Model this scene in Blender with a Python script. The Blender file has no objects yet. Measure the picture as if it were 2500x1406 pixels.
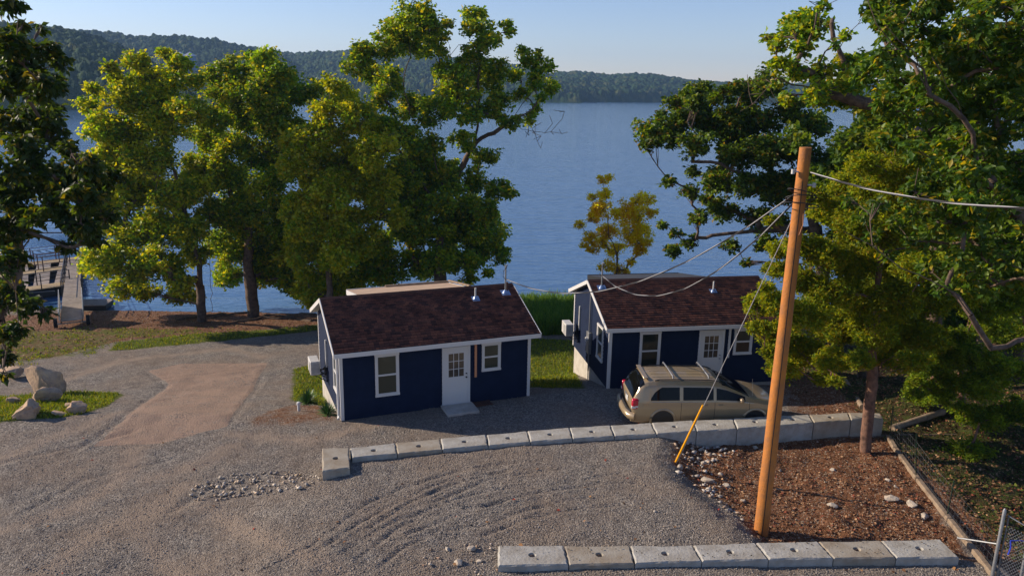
import bpy, bmesh, math, random
import numpy as np
from mathutils import Vector, Matrix
random.seed(7); rng = np.random.default_rng(7)
S = bpy.context.scene; C = S.collection
RAD = math.radians

# ---------------------------------------------------------------- camera
F, PITCH, ROLL, CAMH = 1923., RAD(14.21), RAD(1.05), 11.
_f = np.array([0, math.cos(PITCH), -math.sin(PITCH)]); _r0 = np.array([1., 0, 0]); _u0 = np.cross(_r0, _f)
_r = math.cos(ROLL)*_r0 + math.sin(ROLL)*_u0; _u = -math.sin(ROLL)*_r0 + math.cos(ROLL)*_u0
cam = bpy.data.cameras.new('camera'); co = bpy.data.objects.new('camera', cam); C.objects.link(co); S.camera = co
cam.sensor_width = 36; cam.lens = 36*F/2500; cam.clip_start = .1; cam.clip_end = 20000
co.matrix_world = Matrix(((_r[0], _u[0], -_f[0], 0), (_r[1], _u[1], -_f[1], 0), (_r[2], _u[2], -_f[2], CAMH), (0, 0, 0, 1)))
# ---------------------------------------------------------------- sky and sun
SUN_EL = 24.; SUN_AZ = np.array([-math.cos(RAD(13)), math.sin(RAD(13))])   # horizontal direction towards the sun
W = bpy.data.worlds.new("World"); S.world = W; W.use_nodes = True
nt = W.node_tree; sky = nt.nodes.new('ShaderNodeTexSky'); sky.sky_type = 'NISHITA'; sky.sun_disc = False
sky.sun_elevation = RAD(SUN_EL); sky.sun_rotation = math.atan2(SUN_AZ[0], SUN_AZ[1]); sky.air_density = 1.0; sky.dust_density = .15; sky.ozone_density = 3.6
wb = nt.nodes.new('ShaderNodeMix'); wb.data_type = 'RGBA'; wb.blend_type = 'MULTIPLY'; wb.inputs['Factor'].default_value = 1; wb.inputs['B'].default_value = (.99,.915,1.06,1)   # cool daylight balance
nt.links.new(sky.outputs[0], wb.inputs['A']); nt.links.new(wb.outputs['Result'], nt.nodes['Background'].inputs[0]); nt.nodes['Background'].inputs[1].default_value = .108
sl = bpy.data.lights.new('sun', 'SUN'); sl.energy = 5.0; sl.angle = RAD(.5); sl.color = (1, .84, .66)
so = bpy.data.objects.new('sun', sl); C.objects.link(so)
sd = Vector((SUN_AZ[0]*math.cos(RAD(SUN_EL)), SUN_AZ[1]*math.cos(RAD(SUN_EL)), math.sin(RAD(SUN_EL))))
so.rotation_euler = sd.to_track_quat('Z', 'Y').to_euler(); so.location = (-30, 10, 40)
S.view_settings.view_transform = 'Standard'; S.view_settings.look = 'None'; S.view_settings.exposure = .38; S.view_settings.gamma = 1
S.render.engine = 'CYCLES'
S.cycles.max_bounces = 6; S.cycles.transparent_max_bounces = 8; S.cycles.volume_bounces = 0

# ---------------------------------------------------------------- maths helpers
def ray(px, py): return _f + (px-1250)/F*_r - (py-703)/F*_u
def at(px, py, z=0):
    d = ray(px, py); return np.array([0, 0, CAMH]) + d*(z-CAMH)/d[2]
def aty(px, py, Y):
    d = ray(px, py); return np.array([0, 0, CAMH]) + d*Y/d[1]
def sst(t): t = np.clip(t, 0, 1); return t*t*(3-2*t)
_tab = rng.random((256, 256))
def vnoise(x, y):
    xi = np.floor(x).astype(int); yi = np.floor(y).astype(int); fx = x-xi; fy = y-yi
    fx = fx*fx*(3-2*fx); fy = fy*fy*(3-2*fy)
    a = _tab[xi % 256, yi % 256]; b = _tab[(xi+1) % 256, yi % 256]; c = _tab[xi % 256, (yi+1) % 256]; d = _tab[(xi+1) % 256, (yi+1) % 256]
    return (a*(1-fx)+b*fx)*(1-fy)+(c*(1-fx)+d*fx)*fy
def fbm(x, y, o=4):
    s = 0; a = .5
    for i in range(o): s = s+a*(vnoise(x*2**i+i*17.3, y*2**i+i*9.1)-.5); a *= .55
    return s
def polydist(x, y, P):      # unsigned distance to an open polyline
    d = np.full(np.shape(x), 1e9)
    for (ax, ay), (bx, by) in zip(P[:-1], P[1:]):
        dx, dy = bx-ax, by-ay; t = np.clip(((x-ax)*dx+(y-ay)*dy)/(dx*dx+dy*dy+1e-12), 0, 1)
        d = np.minimum(d, np.hypot(x-ax-t*dx, y-ay-t*dy))
    return d
def sdf(x, y, P):           # signed distance to a polygon, negative inside
    d = polydist(x, y, list(P)+[P[0]]); ins = np.zeros(np.shape(x), bool)
    for (ax, ay), (bx, by) in zip(P, list(P[1:])+[P[0]]):
        c = ((ay > y) != (by > y)); ins ^= c & (x < (bx-ax)*(y-ay)/(by-ay+1e-12)+ax)
    return np.where(ins, -d, d)

# ---------------------------------------------------------------- terrain shape
WATER = -2.9
wallx = [-6, -4.5, .65, 5.94, 12.4, 14]; wally = [20.6, 20.85, 22.1, 23.1, 24.33, 24.6]
def zbase(x, y):
    x = np.asarray(x, float); y = np.asarray(y, float)
    y0 = np.interp(x, [-30, -6, 4, 12, 30], [25, 25, 28.2, 28.6, 28.6]); t = y-y0
    return np.interp(t, [-50, 0, 5.5, 14, 22, 24, 40], [0, 0, -1.3, -2.0, -2.82, -3.3, -8])
def fill(x, y):
    edge = np.interp(y, [16.8, 17.7, 18.8, 20.2, 21.4, 23.3], [6.3, 6.2, 5.7, 5.0, 4.95, 5.6])+.35*fbm(x*1.1+5, y*1.1, 3)
    h = .47*sst((x+8.)/4)*sst((edge-x)/1.7+.5)
    h = np.maximum(h, .42*sst((x+5)/5)*sst((17.4-y)/1.2)*sst((12.2-x)/.8))
    h = np.where(y > np.interp(x, wallx, wally)+.3, 0, h)
    return np.where(x < -4.9, h*sst((21.2-y)/1.5), h)
def px_poly(pts, z=None):
    out = []
    for px, py in pts:
        zz = 0 if z is None else z; p = at(px, py, zz)
        if z is None:
            for _ in range(25):
                p = at(px, py, .5*zz+.5*float(zbase(p[0], p[1])+fill(p[0], p[1]))); zz = p[2]
        out.append((p[0], p[1]))
    return out
TR = [[(800,1328),(872,1278),(944,1238),(1052,1188),(1124,1166),(1203,1156)], [(1052,1228),(1124,1199),(1185,1174)],
      [(1261,1161),(1340,1148),(1412,1139),(1520,1139)], [(840,1346),(908,1300),(973,1267),(1030,1249)], [(926,1386),(980,1336),(1060,1300)],
      [(1095,1292),(1178,1282),(1250,1256),(1340,1231),(1448,1210),(1585,1208)], [(1135,1240),(1232,1226)], [(1430,1170),(1484,1157),(1520,1152)],
      [(640,1395),(760,1330),(900,1225),(1000,1180)]]
TR += [[(870,1365),(960,1295),(1060,1235),(1160,1205),(1260,1190)], [(1000,1300),(1100,1262),(1220,1225),(1330,1200),(1450,1182),(1560,1178)], [(900,1290),(1000,1225),(1110,1180),(1240,1150)], [(1180,1305),(1300,1262),(1420,1238),(1540,1230)], [(960,1200),(1080,1160),(1200,1135),(1330,1125)]]
TR = [px_poly(t) for t in TR]
TR2 = [px_poly(t) for t in [[(150,1110),(210,1085),(300,1020),(405,942),(355,905)], [(565,1035),(600,980),(650,892)], [(0,1130),(180,1090),(330,1050)],
       [(150,960),(400,925),(700,890)], [(60,1250),(200,1170),(420,1120)], [(420,1250),(520,1190),(640,1160)], [(300,985),(420,975)]]]
def zg(x, y, fine=True):
    x = np.asarray(x, float); y = np.asarray(y, float)
    z = zbase(x, y)+fill(x, y)+.10*fbm(x*.35, y*.35, 4)*sst((y-2)/10)
    z = z+.07*fbm(x*2.2, y*2.2, 4)
    if fine:
        for i, P in enumerate(TR):
            d = polydist(x, y, P)
            w_ = .35+1.0*vnoise(x*.9+i*7, y*2.3)**1.5; d = d+.05*np.abs(fbm(x*5, y*5, 2)); z = z+w_*(-.036*np.exp(-(d/.055)**2)+.016*np.exp(-((d-.15)/.06)**2))
        for P in TR2:
            d = polydist(x, y, P)+.25*np.abs(fbm(x, y, 2)); z = z-.030*np.exp(-(d/.12)**2)+.012*np.exp(-((d-.28)/.12)**2)
    # dirt mound and soil lumps on the right
    soil = sst((x-5.2)/1.2)*sst((24.3-y)/1)*sst((y-16.9)/.6)
    z = z+soil*(.30*fbm(x*.9+3, y*.9, 4)+.16*fbm(x*3.2, y*3.2, 3))
    fl = sst((x-12.2)/1.5); z = z+fl*(.5*fbm(x*.4, y*.4, 4)+.1*fbm(x*3, y*3, 2))
    return z
def zg1(x, y): return float(zg(np.array([x]), np.array([y]))[0])
def ghit(px, py):
    z = 0.
    for _ in range(25):
        p = at(px, py, z); z = .5*z+.5*zg1(p[0], p[1])
    return Vector((p[0], p[1], zg1(p[0], p[1])))

# ---------------------------------------------------------------- materials
def mat(name, base=(.5,.5,.5), rough=.7, metal=0., spec=.4, var=None, vscale=6., bump=0., bscale=40., attr=None, transl=0., coords='Object'):
    m = bpy.data.materials.new(name); m.use_nodes = True; t = m.node_tree; n = t.nodes; L = t.links
    b = n['Principled BSDF']; b.inputs['Base Color'].default_value = (*base, 1); b.inputs['Roughness'].default_value = rough
    b.inputs['Metallic'].default_value = metal; b.inputs['Specular IOR Level'].default_value = spec
    tc = n.new('ShaderNodeTexCoord')
    if attr:
        a = n.new('ShaderNodeAttribute'); a.attribute_name = attr; L.new(a.outputs['Color'], b.inputs['Base Color']); csrc = a.outputs['Color']
    else: csrc = None
    if var:
        no = n.new('ShaderNodeTexNoise'); no.inputs['Scale'].default_value = vscale; no.inputs['Detail'].default_value = 6; no.inputs['Roughness'].default_value = .65
        L.new(tc.outputs[coords], no.inputs['Vector'])
        cr = n.new('ShaderNodeValToRGB'); cr.color_ramp.elements[0].position = .38; cr.color_ramp.elements[1].position = .66
        L.new(no.outputs['Fac'], cr.inputs[0])
        mx = n.new('ShaderNodeMix'); mx.data_type = 'RGBA'; L.new(cr.outputs[0], mx.inputs['Factor'])
        if csrc: L.new(csrc, mx.inputs['A'])
        else: mx.inputs['A'].default_value = (*base, 1)
        mx.inputs['B'].default_value = (*var, 1); L.new(mx.outputs['Result'], b.inputs['Base Color'])
    if bump:
        nb = n.new('ShaderNodeTexNoise'); nb.inputs['Scale'].default_value = bscale; nb.inputs['Detail'].default_value = 5; L.new(tc.outputs[coords], nb.inputs['Vector'])
        bp = n.new('ShaderNodeBump'); bp.inputs['Strength'].default_value = bump; bp.inputs['Distance'].default_value = .02
        L.new(nb.outputs['Fac'], bp.inputs['Height']); L.new(bp.outputs[0], b.inputs['Normal'])
    if transl:
        tr = n.new('ShaderNodeBsdfTranslucent'); mt = n.new('ShaderNodeMix'); mt.data_type = 'RGBA'; mt.blend_type = 'MULTIPLY'; mt.inputs['Factor'].default_value = 1; mt.inputs['B'].default_value = (2.3,2.0,.6,1); mt.clamp_result = True
        L.new(csrc, mt.inputs['A']); L.new(mt.outputs['Result'], tr.inputs[0])
        ms = n.new('ShaderNodeMixShader'); ms.inputs[0].default_value = transl
        L.new(b.outputs[0], ms.inputs[1]); L.new(tr.outputs[0], ms.inputs[2]); L.new(ms.outputs[0], n['Material Output'].inputs[0])
    return m
M = {}
M['leaf'] = mat('leaf', rough=.5, spec=.35, attr='tint', transl=.42)
M['needle'] = mat('needle', rough=.7, spec=.2, attr='tint', transl=.45)
M['goldleaf'] = mat('goldleaf', rough=.6, spec=.3, attr='tint', transl=.75)
M['bark'] = mat('bark', (.17,.12,.085), .9, spec=.2, var=(.07,.05,.04), vscale=5, bump=.8, bscale=18)
M['cedarbark'] = mat('cedarbark', (.22,.12,.08), .9, spec=.2, var=(.10,.06,.045), vscale=6, bump=.8, bscale=20)
M['twig'] = mat('twig', (.28,.22,.17), .9, spec=.2)
M['stone_tint'] = mat('stone_tint', rough=.9, spec=.2, attr='tint')
M['grassblade'] = mat('grassblade', rough=.6, spec=.25, attr='tint', transl=.25)
M['white'] = mat('white', (.60,.60,.59), .45, var=(.62,.60,.57), vscale=3)
M['whitemetal'] = mat('whitemetal', (.62,.62,.6), .4, var=(.5,.49,.46), vscale=8)
M['siding'] = mat('siding', (.008,.017,.047), .75, spec=.15, var=(.005,.012,.036), vscale=2.5, bump=.15, bscale=60)
M['concrete'] = mat('concrete', (.50,.47,.42), .9, spec=.2, var=(.38,.35,.30), vscale=2.5, bump=.5, bscale=25)
M['block'] = mat('block', (.42,.41,.37), .9, spec=.2, var=(.29,.265,.22), vscale=2.2, bump=.7, bscale=14)
M['blockb'] = mat('blockb', (.37,.34,.28), .9, spec=.2, var=(.26,.21,.15), vscale=1.6, bump=.45, bscale=22)
M['dark'] = mat('dark', (.02,.02,.02), .5)
M['rubber'] = mat('rubber', (.02,.02,.022), .85, spec=.3)
M['wire'] = mat('wire', (.10,.10,.10), .6, .4)
M['steel'] = mat('steel', (.36,.37,.38), .45, .7, var=(.26,.27,.28), vscale=10)
M['greensteel'] = mat('greensteel', (.015,.06,.03), .5, var=(.04,.03,.02), vscale=15)
M['polewood'] = mat('polewood', (.50,.185,.035), .75, spec=.3, var=(.33,.14,.05), vscale=3, bump=.5, bscale=20)
M['oldwood'] = mat('oldwood', (.30,.23,.16), .9, spec=.2, var=(.18,.13,.09), vscale=5, bump=.6, bscale=18)
M['deckwood'] = mat('deckwood', (.36,.31,.26), .9, spec=.2, var=(.24,.20,.17), vscale=3, bump=.4, bscale=20)
M['yellowdeck'] = mat('yellowdeck', (.42,.32,.17), .85, var=(.30,.22,.13), vscale=1.5)
M['plywood'] = mat('plywood', (.50,.36,.25), .8, var=(.38,.27,.19), vscale=3)
M['yellow'] = mat('yellow', (.80,.36,.01), .45)
M['cable'] = mat('cable', (.42,.42,.43), .5, .3)
M['blackcable'] = mat('blackcable', (.025,.025,.028), .6)
M['rust'] = mat('rust', (.13,.06,.04), .8, var=(.07,.04,.035), vscale=8)
M['copper'] = mat('copper', (.55,.25,.13), .5)
M['galv'] = mat('galv', (.35,.45,.62), .3, .8)
M['blue'] = mat('blue', (.03,.06,.5), .6)
M['paint'] = mat('paint', (.36,.275,.165), .28, .3, .5)
M['paint'].node_tree.nodes['Principled BSDF'].inputs['Coat Weight'].default_value = .5
M['carglass'] = mat('carglass', (.004,.004,.004), .08, 0, .18)
M['window'] = mat('window', (.045,.05,.036), .06, 0, .4)
M['window2'] = mat('window2', (.02,.026,.022), .06, 0, .6)
M['doorglass'] = mat('doorglass', (.12,.085,.055), .08, 0, .6, var=(.05,.045,.04), vscale=4)
M['red'] = mat('red', (.45,.005,.03), .2, 0, .6)
M['orange'] = mat('orange', (.6,.10,.01), .3)
M['boulder'] = mat('boulder', (.56,.39,.24), .9, spec=.2, var=(.30,.22,.17), vscale=2.6, bump=1., bscale=9)
M['rock'] = mat('rock', (.48,.42,.34), .9, spec=.2, var=(.33,.27,.21), vscale=6, bump=.6, bscale=20)
M['ridge'] = mat('ridge', (.055,.030,.028), .9, spec=.1, var=(.03,.018,.018), vscale=5)
M['roofedge'] = mat('roofedge', (.05,.06,.08), .85, var=(.03,.035,.05), vscale=4)

def shingle_mat():
    m = mat('shingles', (.06,.03,.025), .9, spec=.15); t = m.node_tree; n = t.nodes; L = t.links; b = n['Principled BSDF']
    a = n.new('ShaderNodeAttribute'); a.attribute_name = 'tabs'     # x along the roof, y up the slope, metres
    br = n.new('ShaderNodeTexBrick'); br.inputs['Scale'].default_value = 1; br.inputs['Brick Width'].default_value = .17; br.inputs['Row Height'].default_value = .143
    br.inputs['Mortar Size'].default_value = .004; br.inputs['Color1'].default_value = (.19,.075,.048,1); br.inputs['Color2'].default_value = (.05,.028,.027,1); br.inputs['Mortar'].default_value = (.01,.008,.008,1)
    br.offset = .37; br.offset_frequency = 2; br.squash = .7; br.squash_frequency = 3
    L.new(a.outputs['Vector'], br.inputs['Vector'])
    no = n.new('ShaderNodeTexNoise'); no.inputs['Scale'].default_value = 1.3; no.inputs['Detail'].default_value = 8; L.new(a.outputs['Vector'], no.inputs['Vector'])
    mx = n.new('ShaderNodeMix'); mx.data_type = 'RGBA'; mx.blend_type = 'MULTIPLY'; mx.inputs['Factor'].default_value = .75
    cr = n.new('ShaderNodeValToRGB'); cr.color_ramp.elements[0].position = .35; cr.color_ramp.elements[0].color = (.45,.42,.45,1); cr.color_ramp.elements[1].position = .65
    L.new(no.outputs['Fac'], cr.inputs[0]); L.new(br.outputs['Color'], mx.inputs['A']); L.new(cr.outputs[0], mx.inputs['B']); L.new(mx.outputs['Result'], b.inputs['Base Color'])
    n2 = n.new('ShaderNodeTexNoise'); n2.inputs['Scale'].default_value = 90; L.new(a.outputs['Vector'], n2.inputs['Vector'])
    bp = n.new('ShaderNodeBump'); bp.inputs['Strength'].default_value = .5; bp.inputs['Distance'].default_value = .01; L.new(n2.outputs['Fac'], bp.inputs['Height']); L.new(bp.outputs[0], b.inputs['Normal'])
    return m
M['shingles'] = shingle_mat()

# ---------------------------------------------------------------- object helpers
def tag(o, label=None, cat=None, group=None, kind=None):
    if label: o['label'] = label
    if cat: o['category'] = cat
    if group: o['group'] = group
    if kind: o['kind'] = kind
    return o
def thing(name, label, cat, loc=(0,0,0), rz=0, group=None):
    o = bpy.data.objects.new(name, None); C.objects.link(o); o.location = loc; o.rotation_euler = (0,0,rz); o.empty_display_size = .3
    return tag(o, label, cat, group)
def np_mesh(name, V, Fc, m, parent=None, tint=None, smooth=False, extra=None):
    V = np.asarray(V, np.float32).reshape(-1, 3); Fc = np.asarray(Fc, np.int32); k = Fc.shape[1]
    me = bpy.data.meshes.new(name); me.vertices.add(len(V)); me.vertices.foreach_set('co', V.ravel())
    me.loops.add(Fc.size); me.loops.foreach_set('vertex_index', Fc.ravel())
    me.polygons.add(len(Fc)); me.polygons.foreach_set('loop_start', np.arange(0, Fc.size, k, dtype=np.int32))
    me.update(calc_edges=True); me.validate()
    if smooth: me.shade_smooth()
    if tint is not None:
        a = me.attributes.new('tint', 'FLOAT_COLOR', 'POINT'); t = np.ones((len(V), 4), np.float32); t[:, :3] = tint; a.data.foreach_set('color', t.ravel())
    if extra is not None:
        a = me.attributes.new(extra[0], 'FLOAT_COLOR', 'POINT'); a.data.foreach_set('color', np.asarray(extra[1], np.float32).ravel())
    me.materials.append(m); o = bpy.data.objects.new(name, me); C.objects.link(o); o.parent = parent
    return o
class MB:
    def __init__(s): s.v = []; s.f = []
    def add(s, vs, fs):
        k = len(s.v); s.v += [tuple(v) for v in vs]; s.f += [tuple(i+k for i in f) for f in fs]; return s
    def box(s, c, d, rot=None):
        h = [x/2 for x in d]; P = [Vector((sx*h[0], sy*h[1], sz*h[2])) for sx in (-1,1) for sy in (-1,1) for sz in (-1,1)]
        if rot is not None: P = [rot @ p for p in P]
        c = Vector(c); return s.add([p+c for p in P], [(0,1,3,2),(4,6,7,5),(0,4,5,1),(2,3,7,6),(0,2,6,4),(1,5,7,3)])
    def bb(s, a, b): return s.box([(x+y)/2 for x, y in zip(a, b)], [abs(y-x) for x, y in zip(a, b)])
    def beam(s, a, b, w, h=None, up=(0,0,1)):
        a = Vector(a); b = Vector(b); d = b-a; z = d.normalized(); u = Vector(up)
        if abs(z.dot(u)) > .98: u = Vector((1,0,0))
        x = z.cross(u).normalized(); y = x.cross(z); R = Matrix((x, z, y)).transposed()
        return s.box((a+b)/2, (w, d.length, h or w), R)
    def tube(s, pts, r, n=8, cap=True):
        pts = [Vector(p) for p in pts]; rs = r if isinstance(r, (list, tuple)) else [r]*len(pts); vs = []; fs = []
        for i, p in enumerate(pts):
            t = (pts[min(i+1, len(pts)-1)]-pts[max(i-1, 0)]).normalized(); u = Vector((0,0,1)) if abs(t.z) < .95 else Vector((1,0,0))
            x = t.cross(u).normalized(); y = t.cross(x)
            vs += [p+(x*math.cos(2*math.pi*j/n)+y*math.sin(2*math.pi*j/n))*rs[i] for j in range(n)]
        for i in range(len(pts)-1):
            fs += [(i*n+j, i*n+(j+1) % n, (i+1)*n+(j+1) % n, (i+1)*n+j) for j in range(n)]
        if cap: fs += [tuple(range(n))[::-1], tuple(range((len(pts)-1)*n, len(pts)*n))]
        return s.add(vs, fs)
    def build(s, name, m, parent=None, smooth=False, bevel=0):
        me = bpy.data.meshes.new(name); me.from_pydata(s.v, [], s.f); 
        bm = bmesh.new(); bm.from_mesh(me); bmesh.ops.recalc_face_normals(bm, faces=bm.faces)
        if bevel: bmesh.ops.bevel(bm, geom=list(bm.edges), offset=bevel, segments=1, affect='EDGES', clamp_overlap=True)
        bm.to_mesh(me); bm.free(); me.update()
        if smooth:
            me.shade_smooth()
            try: me.set_sharp_from_angle(angle=RAD(40))
            except Exception: pass
        me.materials.append(m); o = bpy.data.objects.new(name, me); C.objects.link(o); o.parent = parent
        return o
def ss(o, **k): return tag(o, **k)

# ---------------------------------------------------------------- ground sheet
NX, NY = 640, 640
tx = np.linspace(-1.25, 1.25, NX); yy = 6.*(64/6.)**(np.linspace(0, 1, NY))
Yg, Tg = np.meshgrid(yy, tx, indexing='ij'); Xg = Tg*(Yg+2)
Zg = zg(Xg, Yg)
def wpoly(x, y, P, w=.5): return np.clip(.5-sdf(x, y, P)/w, 0, 1)
GR = [px_poly(p) for p in [
 [(262,858),(290,835),(480,815),(640,806),(782,793),(782,806),(640,822),(480,838)],
 [(715,900),(790,880),(800,960),(795,990),(712,978)],
 [(1280,825),(1405,830),(1405,905),(1430,950),(1280,945)],
 [(-60,1040),(60,1022),(120,1022),(200,1010),(262,990),(300,965),(290,957),(170,955),(100,960),(-60,970)]]]
GR.append([(-1.5,40.4),(5,41.2),(6,60),(-1.5,60)])
GHALF = [px_poly([(-80,800),(130,805),(300,800),(420,800),(560,808),(290,832),(250,865),(60,885),(-80,895)])]
SO = [px_poly(p) for p in [
 [(-80,775),(480,757),(790,740),(790,792),(640,806),(290,834),(130,870),(0,885),(-80,895)],
 [(1645,1085),(1720,1080),(2170,1065),(2440,1420),(2300,1330),(1840,1312),(1800,1250),(1700,1185),(1640,1130)],
 [(580,1040),(640,1000),(700,985),(800,985),(835,1028),(700,1045)]]]
SO.append([(12.4,10),(11.6,17),(12.6,24.4),(10.8,25.5),(10.6,29),(12,60),(60,60),(60,0),(12,6)])
TAN = [px_poly(p) for p in [[(362,905),(440,888),(655,886),(630,920),(590,985),(555,1040),(400,1080),(230,1088),(300,1025),(412,937)]]]
def zones(x, y):
    g = np.zeros(np.shape(x)); s = g.copy(); t = g.copy()
    for P in GR: g = np.maximum(g, wpoly(x, y, P, .7))
    for P in GHALF: g = np.maximum(g, .5*wpoly(x, y, P, 1.))
    for k_, P in enumerate(SO): s = np.maximum(s, (.55 if k_ == 2 else 1)*wpoly(x, y, P, .9))
    for P in TAN: t = np.maximum(t, wpoly(x, y, P, .35))
    s = np.maximum(s, .55*sst((x-8.5)/2)*sst((y-24.3)/.8)); f = sst((x-12.)/1.2)
    return g, s, t, f
g_, s_, t_, f_ = zones(Xg, Yg)
idx = np.arange(NX*NY).reshape(NY, NX); Fq = np.stack([idx[:-1,:-1], idx[:-1,1:], idx[1:,1:], idx[1:,:-1]], -1).reshape(-1, 4)
def ground_mat():
    m = mat('ground', rough=.95, spec=.15); t = m.node_tree; n = t.nodes; L = t.links; b = n['Principled BSDF']
    tc = n.new('ShaderNodeTexCoord'); P = tc.outputs['Object']
    az = n.new('ShaderNodeAttribute'); az.attribute_name = 'zone'; sep = n.new('ShaderNodeSeparateColor'); L.new(az.outputs['Color'], sep.inputs[0])
    def noise(sc, det=6, ro=.6):
        q = n.new('ShaderNodeTexNoise'); q.inputs['Scale'].default_value = sc; q.inputs['Detail'].default_value = det; q.inputs['Roughness'].default_value = ro; L.new(P, q.inputs['Vector']); return q.outputs['Fac']
    def ramp(src, stops):
        q = n.new('ShaderNodeValToRGB'); e = q.color_ramp.elements
        while len(e) < len(stops): e.new(.5)
        for i, (p, c) in enumerate(stops): e[i].position = p; e[i].color = (*c, 1)
        L.new(src, q.inputs[0]); return q.outputs[0]
    def mix(f, a, c, bt='MIX'):
        q = n.new('ShaderNodeMix'); q.data_type = 'RGBA'; q.blend_type = bt
        if isinstance(f, float): q.inputs['Factor'].default_value = f
        else: L.new(f, q.inputs['Factor'])
        for s_, v in (('A', a), ('B', c)):
            if isinstance(v, tuple): q.inputs[s_].default_value = (*v, 1)
            else: L.new(v, q.inputs[s_])
        return q.outputs['Result']
    def mth(op, a, c):
        q = n.new('ShaderNodeMath'); q.operation = op; q.use_clamp = False
        for i, v in enumerate((a, c)):
            if isinstance(v, (int, float)): q.inputs[i].default_value = v
            else: L.new(v, q.inputs[i])
        return q.outputs[0]
    def edge(w, k=1.0, sc=3.):   # noise-broken edge between two covers
        e = mth('ADD', w, mth('MULTIPLY', mth('SUBTRACT', noise(sc, 8, .75), .5), k)); q = n.new('ShaderNodeMapRange'); q.inputs[1].default_value = .40; q.inputs[2].default_value = .60; L.new(e, q.inputs[0]); return q.outputs[0]
    vo = n.new('ShaderNodeTexVoronoi'); vo.inputs['Scale'].default_value = 26; L.new(P, vo.inputs['Vector'])
    vo2 = n.new('ShaderNodeTexVoronoi'); vo2.inputs['Scale'].default_value = 55; L.new(P, vo2.inputs['Vector'])
    sv = n.new('ShaderNodeSeparateColor'); L.new(vo.outputs['Color'], sv.inputs[0])
    gv = ramp(sv.outputs[0], [(0, (.13,.118,.108)), (.35, (.20,.18,.158)), (.7, (.285,.258,.222)), (1, (.40,.365,.315))])
    gv = mix(ramp(noise(.45, 5, .6), [(.40, (0,0,0)), (.62, (1,1,1))]), gv, mix(.55, gv, (.27,.205,.15)))
    gv = mix(.8, gv, ramp(noise(2.3, 8, .7), [(.3, (.62,.60,.60)), (.7, (1.1,1.08,1.05))]), 'MULTIPLY')
    tan = mix(.55, (.36,.25,.18), ramp(noise(9, 8, .75), [(.3, (.24,.165,.12)), (.7, (.46,.33,.245))]))
    soil = ramp(noise(7, 10, .8), [(.32, (.05,.024,.012)), (.5, (.17,.078,.038)), (.68, (.32,.165,.095))])
    soil = mix(ramp(sv.outputs[1], [(.90, (0,0,0)), (.93, (1,1,1))]), soil, (.38,.30,.22))
    floor = ramp(noise(3.0, 10, .8), [(.34, (.02,.016,.008)), (.48, (.06,.045,.018)), (.56, (.05,.075,.014)), (.7, (.13,.085,.045))])
    grs = ramp(noise(5, 8, .7), [(.3, (.055,.075,.010)), (.55, (.115,.135,.016)), (.75, (.17,.135,.04))])
    ln = n.new('ShaderNodeAttribute'); ln.attribute_name = 'lane'
    gv = mix(mth('MULTIPLY', ln.outputs['Fac'], mth('ADD', noise(4, 6, .7), .15)), gv, (.33,.255,.19))
    tanmix = mix(ramp(sv.outputs[2], [(.62, (0,0,0)), (.68, (1,1,1))]), tan, gv)
    tan = mix(ramp(noise(1.1, 6, .65), [(.42, (0,0,0)), (.60, (1,1,1))]), tan, tanmix); tan = mix(ramp(noise(.7, 5, .6), [(.4, (0,0,0)), (.7, (1,1,1))]), tan, mix(.5, tan, (.26,.19,.145)))
    col = mix(edge(sep.outputs[2], .55, 2.2), gv, tan); col = mix(edge(sep.outputs[1], .9, 1.6), col, soil)
    aa = n.new('ShaderNodeAttribute'); aa.attribute_name = 'floorw'; col = mix(edge(aa.outputs['Fac'], .8), col, floor)
    col = mix(edge(sep.outputs[0], 1.1, 2.6), col, grs); L.new(col, b.inputs['Base Color'])
    bp = n.new('ShaderNodeBump'); bp.inputs['Strength'].default_value = 1; bp.inputs['Distance'].default_value = .03
    hh = mth('ADD', mth('MULTIPLY', vo.outputs['Distance'], -.9), mth('MULTIPLY', noise(14, 8, .8), 1.1)); hh = mth('ADD', hh, mth('MULTIPLY', vo2.outputs['Distance'], -.4))
    L.new(hh, bp.inputs['Height']); L.new(bp.outputs[0], b.inputs['Normal'])
    return m
ground = np_mesh('ground', np.stack([Xg, Yg, Zg], -1), Fq, ground_mat(), smooth=True, extra=('zone', np.stack([g_, s_, t_, np.ones_like(g_)], -1).reshape(-1, 4)))
a = ground.data.attributes.new('floorw', 'FLOAT', 'POINT'); a.data.foreach_set('value', f_.astype(np.float32).ravel())
LN = [px_poly(t) for t in [[(450,1188),(396,1224),(324,1262),(396,1380),(440,1420)], [(486,1231),(612,1303),(720,1345),(840,1400)], [(324,1100),(300,1165),(180,1240),(0,1300)], [(0,1120),(200,1040),(330,1000)], [(560,1090),(500,1130),(360,1170)], [(100,1400),(260,1290),(420,1240)], [(560,1060),(760,1075),(900,1040)], [(640,870),(560,850),(300,880),(150,930)]]]
lane = np.zeros_like(Xg)
for P in LN: lane = np.maximum(lane, np.exp(-((polydist(Xg, Yg, P)+.3*fbm(Xg*1.3, Yg*1.3, 3))/.32)**2))
a = ground.data.attributes.new('lane', 'FLOAT', 'POINT'); a.data.foreach_set('value', lane.astype(np.float32).ravel()); ground['kind'] = 'structure'

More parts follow.
